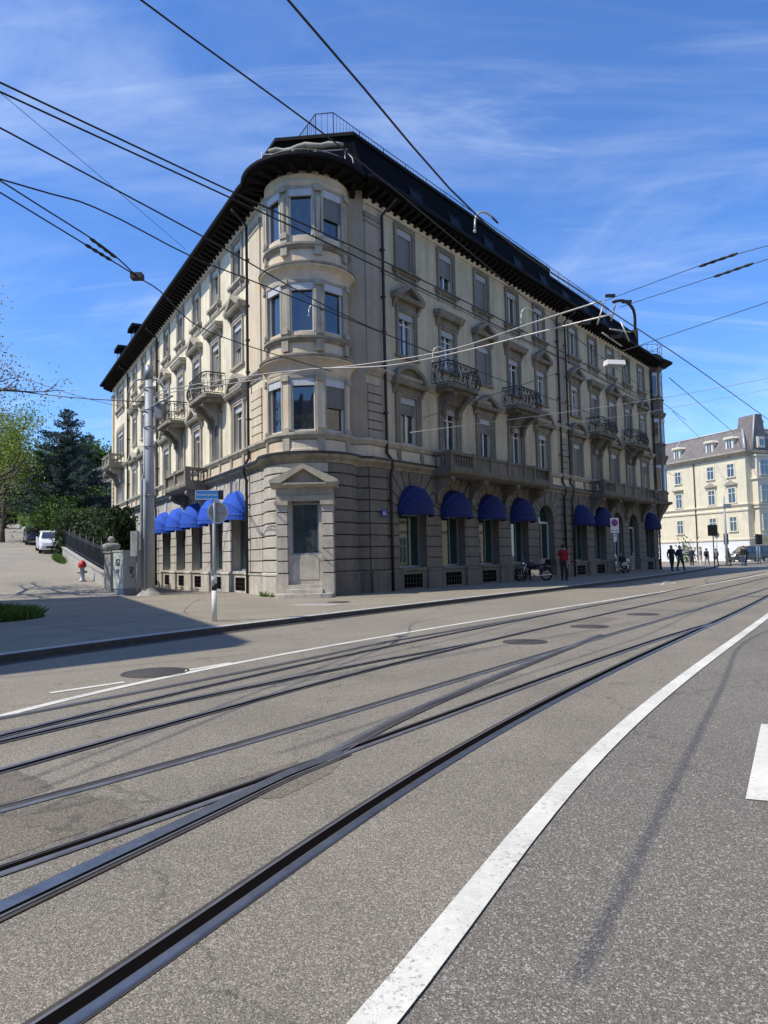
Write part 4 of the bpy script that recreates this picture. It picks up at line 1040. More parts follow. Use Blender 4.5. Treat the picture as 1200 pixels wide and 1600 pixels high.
def stone_balcony(Mx,x0,x1,o_=.95,z=5.12,consoles=(),solid=True):
    g=MB().use('trimdark')
    g.prismx([(0,z-.32),(-o_+.2,z-.32),(-o_-.02,z-.2),(-o_-.05,z-.16),(-o_-.08,z-.04),(-o_-.05,z),(0,z)],x0-.05,x1+.05)
    for x in consoles:
        g.prismx([(0,z-.32),(-o_*.9,z-.32),(-o_*.95,z-.45),(-o_*.7,z-.68),(-.4,z-.8),(-.22,z-1.1),(-.2,z-1.4),(-.05,z-1.5),(0,z-1.45)],x-.17,x+.17); g.sphere((x,-o_*.86,z-.47),.12,8,6)
    b=part(g,'stone_balcony',Mx)
    g=MB().use('trimdark'); h=.72
    def seg(ax,ay,bx,by,kind):
        L_=math.hypot(bx-ax,by-ay)
        if kind=='bal':
            n=max(2,int(L_/.2))
            for k in range(n): t=(k+.5)/n; baluster(g,ax+(bx-ax)*t,ay+(by-ay)*t,z+.1)
        else:
            t=.07
            g.box(min(ax,bx)-(t if ax==bx else 0),max(ax,bx)+(t if ax==bx else 0),min(ay,by)-(t if ay==by else 0),max(ay,by)+(t if ay==by else 0),z+.1,z+.57)
    def bars(ax,ay,bx,by):
        for z0,z1,t in((z,z+.1,.1),(z+.57,z+.7,.12)): g.box(min(ax,bx)-t,max(ax,bx)+t,min(ay,by)-t,max(ay,by)+t,z0,z1)
    y=-o_+.06
    g.sm=False
    bars(x0+.1,-.12,x0+.1,y); bars(x1-.1,-.12,x1-.1,y)
    g2=(x0+.1+.13,x1-.1-.13); g.box(0,0,0,0,0,0) if False else None
    for z0,z1,t in((z+.003,z+.097,.097),(z+.573,z+.697,.117)): g.box(x0+.1,x1-.1,y-t,y+t,z0,z1)
    seg(x0+.1,-.1,x0+.1,y+.12,'bal'); seg(x1-.1,-.1,x1-.1,y+.12,'bal')
    L_=x1-x0
    if L_>6:
        e=[x0+.25,x0+1.9,x0+L_*.36,x0+L_*.53,x0+L_*.7,x1-1.8,x1-.25]; kinds=['bal','solid','solid','solid','solid','bal']
    else: e=[x0+.25,x0+L_*.5,x1-.25]; kinds=['bal','bal']
    for i,k_ in enumerate(kinds): seg(e[i]+.12,y,e[i+1]-.12,y,k_)
    for x in [x0+.1]+e[1:-1]+[x1-.1]: g.box(x-.12,x+.12,y-.13,y+.13,z-.0,z+.56); g.box(x-.14,x+.14,y-.15,y+.15,z+.565,z+.73)
    part(g,'balustrade',Mx,b)
stone_balcony(MR,3.15,12.6,.95,5.1,[3.5,6.25,9.3,12.2]); stone_balcony(MR,19.95,29.6,.95,5.1,[20.2,23.0,26.0,29.2])
stone_balcony(ML,-9.4,-5.3,1.05,5.1,[-8.83,-5.75]); stone_balcony(ML,-30.1,-26.9,1.0,8.78,[-29.7,-27.3])
# ---- end oriel of street front
oc=Vector(Rp(33.35,-.3)); g=MB().use('sandstone'); 
octp=lambda r_,a=0:[(oc.x+r_*cos(R(22.5+45*k+a)),oc.y+r_*sin(R(22.5+45*k+a))) for k in range(8)]
def octs(g,prof):
    for (r_,z0),(r2,z1) in zip(prof[:-1],prof[1:]):
        A_=octp(r_);B_=octp(r2); g.add([(x,y,z0) for x,y in A_]+[(x,y,z1) for x,y in B_],[[k,(k+1)%8,(k+1)%8+8,k+8] for k in range(8)])
g.use('trimdark'); octs(g,[(.35,3.7),(.55,4.2),(.75,4.45),(1.0,4.9),(1.25,5.0),(1.25,5.15),(.95,5.2),(.95,5.7),(1.02,5.75),(1.02,5.9),(.92,5.95)])
octs(g,[(.92,5.95),(.92,8.1),(1.0,8.3),(1.1,8.5),(1.1,8.62),(.92,8.7),(.92,9.4),(1.0,9.45),(1.0,9.55),(.92,9.6),(.92,11.5),(1.0,11.6),(1.1,11.8),(1.1,11.9),(.92,12.0),(.92,12.8),(1.0,12.85),(1.0,12.95),(.92,13.0),(.92,15.2),(1.05,15.35)])
g.use('eave'); octs(g,[(1.05,15.35),(1.7,15.6),(1.75,15.75),(1.3,15.9),(.9,16.4),(.0,16.42)])
orl=part(g,'end_oriel')
for z0,z1 in ROWS:
    for ang in (-135,-90,-45):
        # window on octagon face
        mt=T(oc.x,oc.y,0)@RZ(R(ang+90))@T(0,-.92*cos(R(22.5))-.03,z0)
        g=MB().use('frame'); w_=.46;h=z1-z0
        for s in(-1,1): g.box(s*w_/2,s*(w_/2-.05),-.03,.03,0,h)
        g.box(-w_/2,w_/2,-.03,.03,h-.05,h); g.box(-w_/2,w_/2,-.03,.03,0,.05); g.use('housing'); g.box(-w_/2-.02,w_/2+.02,-.06,-.02,h-.25,h+.02); g.use('pane'); g.quad((-w_/2,0,0),(w_/2,0,0),(w_/2,0,h),(-w_/2,0,h)); part(g,'oriel_window',mt,orl)
g=MB().use('iron'); pts=octp(1.0); railing(g,[Vector(p) for p in pts+pts[:1]],16.4,17.1,.3,.01,.02); part(g,'oriel_railing')
# darker material copies for the street side: its shade is put into the colour
VAR={M[k]:variant(k,'shaded_'+M[k].name,f) for k,f in (('plaster',(.68,.655,.61)),('sandstone',(.54,.54,.57)),('trim',(.56,.545,.51)),('trimdark',(.58,.565,.53)),('granite',(.35,.34,.32)),('plinth',(.35,.34,.32)),('awning',(.11,.11,.15)),('housing',(.75,.75,.75)))}
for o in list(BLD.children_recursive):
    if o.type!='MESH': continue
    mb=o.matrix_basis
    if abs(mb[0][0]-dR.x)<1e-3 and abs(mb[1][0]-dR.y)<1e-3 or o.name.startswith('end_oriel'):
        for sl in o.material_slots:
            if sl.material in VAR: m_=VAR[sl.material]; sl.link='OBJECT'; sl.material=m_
# ================================================================== OTHER BUILDINGS
def simplehouse(name,poly,z0,h,label,wallm='housewall',roofm='tiles',roofh=2.,inset=2.,cat='building',win=True,floors=4,trim='cream',winw=1.1,step=3.1):
    cx=sum(p[0] for p in poly)/len(poly); cy=sum(p[1] for p in poly)/len(poly)
    rt=empty(name,(cx,cy,z0),label,cat)
    g=MB().use(wallm); n=len(poly)
    for i in range(n):
        a,b=poly[i],poly[(i+1)%n]; g.quad((*a,z0-1),(*b,z0-1),(*b,z0+h),(*a,z0+h))
    o=g.build('wall',rt)
    g=MB().use(trim); P_=[poly[-1]]+list(poly)+[poly[0]]
    g.sweep(list(poly)+[poly[0]],[(0,z0+h-.3),(.3,z0+h-.1),(.45,z0+h),(.45,z0+h+.12),(0,z0+h+.14)],capends=False)
    fh=h/floors
    for k in range(1,floors): g.sweep(list(poly)+[poly[0]],[(0,z0+fh*k-.1),(.1,z0+fh*k-.08),(.12,z0+fh*k+.08),(0,z0+fh*k+.1)],capends=False)
    g.build('cornice',rt)
    g=MB().use(roofm); cc=Vector((cx,cy)); tp=[]
    for p in poly:
        v=Vector(p); d_=(cc-v); tp.append(v+d_.normalized()*min(inset,d_.length*.98))
    ex=[Vector(p)+(Vector(p)-cc).normalized()*.4 for p in poly]
    for i in range(n):
        j=(i+1)%n; g.quad((ex[i].x,ex[i].y,z0+h+.1),(ex[j].x,ex[j].y,z0+h+.1),(tp[j].x,tp[j].y,z0+h+roofh),(tp[i].x,tp[i].y,z0+h+roofh))
    g.add([(p.x,p.y,z0+h+roofh) for p in tp],[list(range(n))])
    g.build('roof',rt)
    if win:
        for i in range(n):
            a,b=Vector(poly[i]),Vector(poly[(i+1)%n]); d_=b-a; l=d_.length; d_.normalize(); m_=fr(a,d_)
            # outward must be -y local
            k=int((l-1)/step)
            if k<1: continue
            off_=(l-(k-1)*step)/2
            for f in range(floors):
                for q in range(k):
                    x=off_+q*step; za=z0+fh*f+fh*.27; zb=za+fh*.55
                    if f==0: za=z0+.9
                    X=m_@T(x,-.03,za); hh=zb-za
                    o=bpy.data.objects.new('window',frame2(winw,hh)); COL.objects.link(o); o.matrix_world=X; setparent(o,rt)
    return rt
def frame2(w,h):
    def f():
        g=MB().use('cream'); 
        for s in(-1,1): g.box(s*w/2,s*(w/2+.14),-.05,.05,-.1,h+.14)
        g.box(-w/2,w/2,-.05,.05,h,h+.14); g.box(-w/2-.2,w/2+.2,-.14,.05,-.14,0)
        g.use('white'); 
        for x in(-w/2,w/2-.07,-.035): g.box(x,x+.07,-.02,.03,0,h)
        g.box(-w/2+.07,w/2-.07,-.015,.03,h*.66,h*.66+.07)
        g.use('pane'); g.quad((-w/2,.0,0),(w/2,0,0),(w/2,0,h),(-w/2,0,h))
        return meshof(g,'window')
    return cached(('f2',round(w,2),round(h,2)),f)
# building whose shadow falls over the side street mouth, out of frame at left
simplehouse('apartment_house',[(-13.6,7.25),(-21.6,23.1),(-35,15.7),(-27.5,-6.7)],.12,15.6,'pale apartment house left of the side street, outside the picture edge',roofh=.6,inset=1.)
# building opposite, reflected in the shop windows
simplehouse('apartment_house',[(60,52),(41,50),(15,-14),(34,-22)],0,15.5,'cream apartment house across the road, mirrored in the shop windows',wallm='yellow',roofh=2.5)
simplehouse('apartment_house',[(-16,-17),(-18,-34),(26,-40),(24,-22)],0,15,'brown-grey apartment house behind the viewer, added unseen to hold back sky light',wallm='trimdark',roofh=2.5)  # unseen house added to block sky light from the facades
# ---- yellow house at the end of the street
YC=Vector((45.4,88.5)); yd=Vector((-.357,.934)); ye=Vector((.934,.357))
YB=empty('yellow_corner_house',(YC.x+8,YC.y+8,0),'yellow plastered corner house with brown mansard roof and dormers beyond the crossing','building')
def ypart(g,name,m=None,parent=None): return g.build(name,parent or YB,m)
MY=fr(YC,-yd)           # local x: towards the corner, x<=0 on the facade; y inward
MYr=fr(YC,ye)
g=MB().use('yellow')
LYL=24.
g.quad((-LYL,0,2.7),(0,0,2.7),(0,0,13.6),(-LYL,0,13.6)); g.use('white'); g.quad((-LYL,-.02,-.2),(0,-.02,-.2),(0,-.02,2.7),(-LYL,-.02,2.7)); ypart(g,'side_wall',MY)
g=MB().use('yellow'); g.quad((0,0,-.2),(22,0,-.2),(22,0,13.6),(0,0,13.6)); ypart(g,'street_wall',MYr)
PYC=[tuple(YC+yd*LYL),tuple(YC),tuple(YC+ye*22)]
g=MB().use('cream')
for z in (2.7,6.4): g.sweep(PYC,[(0,z),(.12,z+.03),(.15,z+.22),(0,z+.28)])
g.sweep(PYC,[(0,7.0),(.1,7.02),(.22,7.2),(.22,7.3),(0,7.35)])
g.use('trim'); g.sweep(PYC,[(0,13.2),(.15,13.3),(.2,13.5),(.55,13.7),(.65,13.8),(.65,13.98),(0,14.05)]); ypart(g,'cornice')
g=MB().use('tiles'); i1=YC+(ye-yd*-1)*0
a0=YC+yd*LYL; a1=YC+Vector((0,0)); b1=YC+(yd+ye)*1.6; b0=YC+yd*LYL+ye*1.6; c0=YC+ye*22; c1=YC+ye*22+yd*1.6
o_=.35; e1=YC-(yd+ye)*o_; e0=a0-ye*o_; e2=c0-yd*o_
g.quad((e0.x,e0.y,14.0),(e1.x,e1.y,14.),(b1.x,b1.y,17.1),(b0.x,b0.y,17.1)); g.quad((e1.x,e1.y,14.),(e2.x,e2.y,14.),(c1.x,c1.y,17.1),(b1.x,b1.y,17.1))
f0=b0+ye*9; f1=c1+yd*9
g.quad((b0.x,b0.y,17.1),(b1.x,b1.y,17.1),(c1.x,c1.y,17.1),(f1.x,f1.y,17.9),(f0.x,f0.y,17.9))
g.use('zinc'); g.tube([(b0.x,b0.y,17.15),(b1.x,b1.y,17.15),(c1.x,c1.y,17.15)],.14,5); g.tube([(e1.x,e1.y,14.1),(b1.x,b1.y,17.1)],.16,5); q0=a0.lerp(a1,.45); q1=b0.lerp(b1,.52); g.tube([(q0.x,q0.y,14.1),(q1.x,q1.y,17.15)],.1,5)
yr=ypart(g,'mansard_roof')
wx=[-2.3,-5.6,-11.4,-16.0,-20.]
for x in wx:
    for z0,z1,k in((10.9,12.5,2),(7.55,9.4,1),(3.95,5.7,0)):
        m_=MY@T(x,-.03,z0); o=bpy.data.objects.new('window',frame2(1.15,round(z1-z0,2))); COL.objects.link(o); o.matrix_world=m_; setparent(o,YB)
    g=MB().use('trim')
    if x>-8: g.prismx([(0,9.75),(-.3,9.8),(-.32,9.95),(0,9.98)],x-.95,x+.95); g.prism([(x-.95,9.95),(x+.95,9.95),(x,10.45)],-.3,0)
    else: g.prismx([(0,9.75),(-.35,9.85),(-.38,10.02),(0,10.05)],x-.9,x+.9)
    ypart(g,'pediment',MY)
for x in (-2.3,-5.6,-11.4):
    g=MB().use('cream'); g.box(x-.62,x+.62,.0,1.6,14.3,15.75); g.prism([(x-.85,15.75),(x+.85,15.75),(x+.6,16.05),(x-.6,16.05)],-.25,1.8); d_=ypart(g,'dormer',MY,yr)
    g=MB().use('white'); 
    for q in(-.42,-.04,.34): g.box(x+q,x+q+.08,-.03,.0,14.5,15.6)
    g.use('pane'); g.quad((x-.42,-.012,14.5),(x+.42,-.012,14.5),(x+.42,-.012,15.6),(x-.42,-.012,15.6)); g.build('dormer_window',YB,MY)
# corner bay on street wall
for k,x in enumerate((2.2,6.0,10.)):
    g=MB().use('cream'); g.box(x-1.2,x+1.2,-.8,0,2.9,13.3)
    for z in (3.2,6.7,7.1,10.3,13.2): g.box(x-1.4,x+1.4,-.95,0,z,z+.2)
    b_=ypart(g,'bay',MYr)
    for z0,z1 in((10.9,12.7),(7.6,9.6),(4.0,6.0)):
        m_=MYr@T(x,-.83,z0); o=bpy.data.objects.new('bay_window',frame2(1.3,round(z1-z0,2))); COL.objects.link(o); o.matrix_world=m_; setparent(o,YB)
g=MB().use('tiles'); g.prism([(.8,14.),(3.6,14.),(2.7,18.6),(1.7,18.6)],-.4,2.2); g.use('zinc'); g.tube([(1.7,-.2,18.6),(.9,-.4,14.1)],.1,5); tw=g.build('tower_roof',YB,MYr)
g=MB().use('cream'); g.box(1.6,2.8,-.62,.0,14.3,15.7); g.use('white'); g.box(1.75,2.65,-.66,-.62,14.5,15.5); g.use('pane'); g.box(1.85,2.15,-.68,-.66,14.6,15.4); g.box(2.25,2.55,-.68,-.66,14.6,15.4); g.build('dormer',YB,MYr)
g=MB().use('pipe'); g.tube([(-8.4,-.12,14),(-8.4,-.12,.2)],.07,6); g.build('downpipe',YB,MY)
g=MB().use('zinc'); 
for k in range(3): g.tube([( -3+.9*k,4,17.3),(-3+.9*k,4,18.3)],.08,5)
g.tube([(-3.6,4,17.9),(-.6,4,17.9)],.25,8); g.build('roof_vents',YB,MY)
# low buildings far off behind the crossing
simplehouse('distant_house',[(66,130),(50,134),(48,122),(64,118)],0,11,'pale far house behind the yellow corner house at right',roofh=3,wallm='housewall')
# ---- houses up the hill
def hiproof(name,cx,cy,w,dp,z0,h,rh,label,wm='housewall',rm='darktiles',rz=0):
    rt=empty(name,(cx,cy,z0),label,'house',rz=rz); m_=T(cx,cy,z0)@RZ(rz)
    g=MB().use(wm); g.box(-w/2,w/2,-dp/2,dp/2,-2,h); g.build('wall',rt,m_)
    g=MB().use(rm); a=w/2+.6;b=dp/2+.6; r_=max(.3,w/2-dp/2+.3)
    v=[(-a,-b,h-.05),(a,-b,h-.05),(a,b,h-.05),(-a,b,h-.05),(-a*.78,-b*.74,h+rh*.32),(a*.78,-b*.74,h+rh*.32),(a*.78,b*.74,h+rh*.32),(-a*.78,b*.74,h+rh*.32),(-r_,0,h+rh),(r_,0,h+rh)]
    g.add(v,[[0,1,5,4],[1,2,6,5],[2,3,7,6],[3,0,4,7],[4,5,9,8],[5,6,9],[6,7,8,9],[7,4,8]]); ro=g.build('roof',rt,m_)
    g=MB().use('brick'); g.box(-.9,-.3,.2,.8,h+rh*.4,h+rh+.9); g.build('chimney',ro,m_)
    for x in(-w*.3,0,w*.3):
        o=bpy.data.objects.new('window',frame2(1.0,1.4)); COL.objects.link(o); o.matrix_world=m_@T(x,-dp/2-.04,h-2.2); setparent(o,rt)
hiproof('villa',-21.6,66.5,9,8,2.6,3.3,3.6,'villa with dark brown bell-shaped roof behind the hedge on the hill')
hiproof('villa',-31,84,9,9,6,4.6,3.2,'second villa farther up the hill with grey roof between dark trees',rm='tiles')
# ================================================================== FENCE, WALL, HEDGES
def LWv(t,w_,z=None): p=L0+dL*t+nL*w_; return Vector((p.x,p.y,hz(t) if z is None else z))
g=MB().use('concrete')
tt=[5.5+i*1.3 for i in range(15)]
vs=[]
for t in tt:
    for w_,z in ((4.12,-.3),(4.12,.58),(4.08,.6),(4.08,.68),(4.52,.68),(4.52,.6),(4.46,.58),(4.46,-.3)):
        q=LWv(t,w_); vs.append((q.x,q.y,hz(t)*1.0+z))
g.add(vs,[[i*8+j,(i+1)*8+j,(i+1)*8+j+1,i*8+j+1] for i in range(len(tt)-1) for j in range(7)]+[list(range(8))])
fw=g.build('garden_wall'); tag(fw,'low concrete garden wall under the dark iron fence on the side street','wall')
FE=empty('iron_fence',tuple(LWv(6,4.3)),'dark iron picket fence on the low garden wall beside the hedge','fence')
g=MB().use('iron')
t=5.7
while t<23.7: q=LWv(t,4.3); z=hz(t)+.66; g.tube([(q.x,q.y,z),(q.x,q.y,z+1.12)],.011,4,False,False); t+=.13
g.build('pickets',FE)
g=MB().use('iron')
for dz in (.16,.95,1.05):
    g.tube([(LWv(t,4.3).x,LWv(t,4.3).y,hz(t)+.66+dz) for t in tt],.025,4)
g.build('rail',FE)
for i in range(0,15,2):
    q=LWv(tt[i],4.3); g=MB().use('iron'); g.tube([(q.x,q.y,hz(tt[i])+.66),(q.x,q.y,hz(tt[i])+2.0)],.035,6); g.sphere((q.x,q.y,hz(tt[i])+2.05),.05,8,6); g.build('post',FE)
pc=LWv(5.1,4.35,.12)
g=MB().use('concrete'); m_=T(pc.x,pc.y,.12)@RZ(R(-30))
g.box(-.2,.2,-.2,.2,-.1,1.78); g.box(-.25,.25,-.25,.25,1.78,1.86); g.lathe([(.26,1.86),(.36,1.98),(.38,2.12),(.3,2.16),(.12,2.2)],0,0,16); g.sphere((0,0,2.34),.15,14,10)
gp=g.build('gate_pillar',None,m_); tag(gp,'stone gate pillar topped with a ball at the fence corner behind the cabinet','pillar')
def leaves(g,n,fpos,size,flat=.5,rng=None):
    rng=rng or random
    for i in range(n):
        p=fpos(rng)
        if p is None: continue
        s=size*rng.uniform(.6,1.35); a=Vector((rng.gauss(0,1),rng.gauss(0,1),rng.gauss(0,1)*flat)); 
        if a.length<1e-3: continue
        a.normalize(); b=a.orthogonal().normalized(); b.rotate(Matrix.Rotation(rng.uniform(0,6.28),3,a)); c=a.cross(b)
        b*=s; c*=s*.55; p=Vector(p)
        g.add([p-b,p-c*.9+b*.1,p+b,p+c*.9+b*.1],[[0,1,2,3]])
def hedge(name,label,t0,t1,w0,w1,h,m,n,size,rough=.25,core=True,zf=None):
    rng=random.Random(len(label)); rt=None
    zf=zf or (lambda t:hz(t))
    g=MB()
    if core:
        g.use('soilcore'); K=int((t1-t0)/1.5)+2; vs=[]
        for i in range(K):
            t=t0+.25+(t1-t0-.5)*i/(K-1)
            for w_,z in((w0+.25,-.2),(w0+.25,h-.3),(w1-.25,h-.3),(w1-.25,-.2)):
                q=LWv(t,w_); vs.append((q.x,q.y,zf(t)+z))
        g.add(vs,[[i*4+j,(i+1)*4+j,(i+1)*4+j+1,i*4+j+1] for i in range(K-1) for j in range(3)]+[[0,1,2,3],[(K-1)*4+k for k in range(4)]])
    g.use(m)
    def f(r_):
        k=r_.random(); t=r_.uniform(t0,t1); nz=noise.noise(Vector((t*.7,h,3)))*rough
        if k<.5: w_=w1+r_.gauss(0,.08)+nz*.6; z=r_.uniform(0,h)
        elif k<.75: w_=r_.uniform(w0,w1); z=h+nz+r_.gauss(0,.07)
        elif k<.88: t=t0+r_.gauss(0,.08); w_=r_.uniform(w0,w1); z=r_.uniform(0,h)
        else: w_=w0+r_.gauss(0,.08); z=r_.uniform(0,h)
        q=LWv(t,w_); return (q.x,q.y,zf(t)+z+nz*.5)
    leaves(g,n,f,size,.8,rng); o=g.build(name); return tag(o,label,'hedge')
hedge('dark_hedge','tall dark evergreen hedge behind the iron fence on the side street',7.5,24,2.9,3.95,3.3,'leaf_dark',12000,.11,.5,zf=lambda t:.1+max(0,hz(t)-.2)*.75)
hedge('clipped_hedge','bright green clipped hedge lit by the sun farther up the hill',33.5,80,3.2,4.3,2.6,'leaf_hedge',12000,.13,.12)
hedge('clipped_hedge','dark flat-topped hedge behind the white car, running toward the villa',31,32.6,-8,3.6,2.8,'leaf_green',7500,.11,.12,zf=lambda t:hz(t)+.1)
g=MB().use('concrete'); vs=[]
for i in range(14):
    t=33+i*3.6
    for w_,z in ((4.35,-.2),(4.35,.3),(4.7,.3),(4.7,-.2)): q=LWv(t,w_); vs.append((q.x,q.y,hz(t)+z))
g.add(vs,[[i*4+j,(i+1)*4+j,(i+1)*4+j+1,i*4+j+1] for i in range(13) for j in range(3)]+[[0,1,2,3]]); tag(g.build('garden_wall'),'pale low stone edging wall under the bright clipped hedge','wall')
hedge('boundary_hedge','dark boundary hedge across the top of the side street',93,95.5,-6,34,3.4,'leaf_green',9000,.26,.4)
# ================================================================== TREES
def branch_tree(name,label,x,y,z,h,rad,leafm,nleaf,lsize,group=None,seed=1,crown0=.3,sparse=False,trunk_r=.22,lobes=26,lean=(0,0)):
    rng=random.Random(seed); rt=empty(name,(x,y,z),label,'tree',group)
    g=MB().use('bark'); tips=[]
    top=Vector((x+lean[0],y+lean[1],z+h*.82)); base=Vector((x,y,z-.3))
    tp=[base.lerp(top,k/6)+Vector((rng.gauss(0,.08),rng.gauss(0,.08),0))*(k>0) for k in range(7)]
    g.tube(tp,[trunk_r*(1-.82*k/6) for k in range(7)],7)
    def grow(p,d_,l,r_,lev):
        pts=[p]; q=p.copy(); dd=d_.copy()
        for k in range(4):
            dd=(dd+Vector((rng.gauss(0,.16),rng.gauss(0,.16),rng.gauss(0,.1)+.05))).normalized(); q=q+dd*(l/4); pts.append(q.copy())
        g.tube(pts,[max(.006,r_*(1-.65*k/4)) for k in range(5)],5 if lev else 4,False)
        tips.append((q.copy(),lev)); tips.append((pts[2].copy(),lev))
        if lev>0:
            for k in range(3 if not sparse else 4):
                b=pts[rng.choice([2,3,4])]; e=(dd+Vector((rng.gauss(0,.6),rng.gauss(0,.6),rng.gauss(.1,.45)))).normalized(); grow(b,e,l*rng.uniform(.5,.72),r_*.5,lev-1)
    nb=12
    for i in range(nb):
        f=crown0+(1-crown0)*i/nb; p=base.lerp(top,min(1,f)); a=i*2.4+rng.random(); up=.25+.7*f
        dd=Vector((cos(a),sin(a),up)).normalized(); ll=rad*(1.05-.55*abs(f-.45)); grow(p,dd,ll*.62,trunk_r*.42,2)
    g.build('trunk',rt)
    g=MB().use(leafm); 
    cl=[t for t in tips]
    def f(r_):
        c,_=r_.choice(cl); s=(.34 if sparse else .62)*(rad/3.2)**.5
        return (c.x+r_.gauss(0,s),c.y+r_.gauss(0,s),c.z+r_.gauss(0,s*.75))
    leaves(g,nleaf,f,lsize,.8,rng); g.build('crown',rt)
    return rt
def conifer(name,label,x,y,z,h,rad,n=1,m='needle',group=None,seed=2):
    rng=random.Random(seed); rt=empty(name,(x,y,z),label,'tree',group)
    g=MB().use('bark'); g.tube([(x,y,z-.3),(x,y,z+h*.5),(x+.1,y,z+h)],[.3,.18,.03],7); g.build('trunk',rt)
    g=MB().use(m)
    lv=0; zz=z+h*.2
    while zz<z+h:
        f=(zz-z)/h; r_=rad*(1-f)**.75*rng.uniform(.78,1.15)+.12
        k=9 if f<.8 else 6
        for i in range(k):
            a=rng.uniform(0,6.28); L_=r_*rng.uniform(.7,1.15); droop=rng.uniform(-.25,.12)+(.35 if f>.85 else 0)
            dd=Vector((cos(a),sin(a),0)); side=Vector((-sin(a),cos(a),0))
            K=max(5,int(L_*9))
            for q in range(K):
                t=(q+1)/K; c=Vector((x,y,zz))+dd*L_*t+Vector((0,0,droop*L_*t+.18*L_*t*t)); wd=.42*(1-t*.75)*min(1,L_/2)+.06
                for s in range(5):
                    o=c+side*rng.uniform(-wd,wd)+Vector((0,0,rng.gauss(-.03,.06))); l_=rng.uniform(.10,.24); d2=(dd*rng.uniform(.3,1)+side*rng.uniform(-1,1)+Vector((0,0,rng.uniform(-.55,.15)))).normalized()*l_; w2=d2.cross(Vector((0,0,1)))
                    if w2.length<1e-3: continue
                    w2=w2.normalized()*.05; g.add([o-w2,o+w2,o+d2],[[0,1,2]])
                    w3=Vector((0,0,.045)); g.add([o-w3,o+w3,o+d2*.9],[[0,1,2]])
        zz+=h*.017+.06
    g.build('crown',rt); return rt
conifer('cedar_tree','tall blue-green conifer rising above the hedge left of the building',-26.9,60,3.0,11.6,6.0,seed=5)
conifer('cedar_tree','broad dark conifer with drooping boughs just behind the bright hedge',-29.3,67.5,3.6,9.2,4.6,seed=9)
branch_tree('lime_tree','yellow-green leafy tree at the left edge beyond the lane',-31.2,58,3.4,10.8,4.0,'leaf_lime',10000,.11,seed=4)
branch_tree('broadleaf_tree','dense mid-green tree lower at the left edge, behind the yellow-green one',-34.5,72,3.5,9.,4.2,'leaf_green',12000,.13,seed=6)
branch_tree('spring_tree','thin-leaved pale spring tree with bare dark branches reaching in at left',-17.5,27.5,.12,11.0,5.0,'leaf_pale',9000,.055,seed=11,sparse=True,trunk_r=.24,crown0=.42)
branch_tree('garden_shrub','light green garden bush below the conifer, above the hedge top',-28.2,66,3.8,4.2,3.,'leaf_lime',4500,.14,seed=13)
branch_tree('garden_shrub','olive garden bush between the conifer and the villa roof',-26.2,57,3.,3.2,2.0,'leaf_green',3500,.13,seed=14)
for i,(x,y,h,lb) in enumerate(((-47,112,14,'rounded dark tree on the hilltop just right of the conifer'),(-42.5,114,12.5,'smaller dark tree on the hilltop next to the building edge'),(-53,118,13,'hilltop tree partly behind the tall conifer'),(-38,110,9.5,'lowest hilltop tree, nearly touching the building edge'))):
    branch_tree('woodland_tree',lb,x,y,7.5,h,5.,'leaf_green',5000,.3,'trees on the hilltop',seed=20+i,trunk_r=.3)
for i,(x,y,h,lb) in enumerate(((-58,108,11,'rounded green tree at the top of the side street, left edge'),(-64,120,13,'taller green tree behind the top of the side street'),(-50,104,8.5,'low green tree closing the view at the end of the side street'),(-72,112,11,'leafy tree at the far left end of the side street'))):
    branch_tree('roadside_tree',lb,x,y,7.2,h,6.,'leaf_green',6000,.26,'trees closing the side street',seed=40+i,trunk_r=.3,crown0=.12)
conifer('street_fir','small dark fir tree far up the side street at the left edge',-45,84,6,9,3.2,seed=31,m='leaf_dark')
# parkway plants at the far crossing
hedge('low_hedge','small green hedge strip before the yellow house',0,.1,0,.1,.1,'leaf_green',4,.02) if False else None
g=MB().use('leaf_green')
rng=random.Random(8)
leaves(g,500,lambda r_:(37.2+r_.gauss(0,.5),88+r_.gauss(0,.5),abs(r_.gauss(1.2,.9))),.14,.8,rng); tag(g.build('green_bush'),'slim green bush between the far pedestrians and the yellow house','bush')
# grass in tree pits
def grassy(name,label,t0,t1,w0,w1,n,h,core=True):
    rng=random.Random(int(t0*10)); g=MB()
    g.use('soilcore'); pts=[]
    for k in range(28):
        a=2*PI*k/28; t=(t0+t1)/2+(t1-t0)/2*cos(a)*(1+.1*noise.noise(Vector((k*.7,0,1)))); w_=(w0+w1)/2+(w1-w0)/2*sin(a); q=LWv(t,w_); pts.append((q.x,q.y,q.z+.01))
    g.add(pts,[list(range(28))]); g.use('grass')
    for i in range(n):
        a=rng.uniform(0,2*PI); r_=rng.random()**.5; t=(t0+t1)/2+(t1-t0)/2*cos(a)*r_*.98; w_=(w0+w1)/2+(w1-w0)/2*sin(a)*r_*.98
        q=LWv(t,w_); hh=h*rng.uniform(.4,1.1)*(1.15-.6*r_); an=rng.uniform(0,PI); l=(rng.gauss(0,.09),rng.gauss(0,.09)); wd=.012
        g.add([(q.x-cos(an)*wd,q.y-sin(an)*wd,q.z),(q.x+cos(an)*wd,q.y+sin(an)*wd,q.z),(q.x+l[0]*.4+cos(an)*wd*.6,q.y+l[1]*.4,q.z+hh*.6),(q.x+l[0],q.y+l[1],q.z+hh)],[[0,1,2,3]])
    tag(g.build(name),label,'grass',kind='stuff')
grassy('grass_patch','unmown grass in the near planting strip at the left edge',-10.2+1.0,-5.6,7.9,12.6,9000,.5)
grassy('grass_patch','small tuft of grass farther up the side street',14.5,18.5,8.6,11.5,3500,.5)
grassy('verge_weeds','weeds at the foot of the wall beside the white car',18.5,24.,4.6,5.2,900,.4)
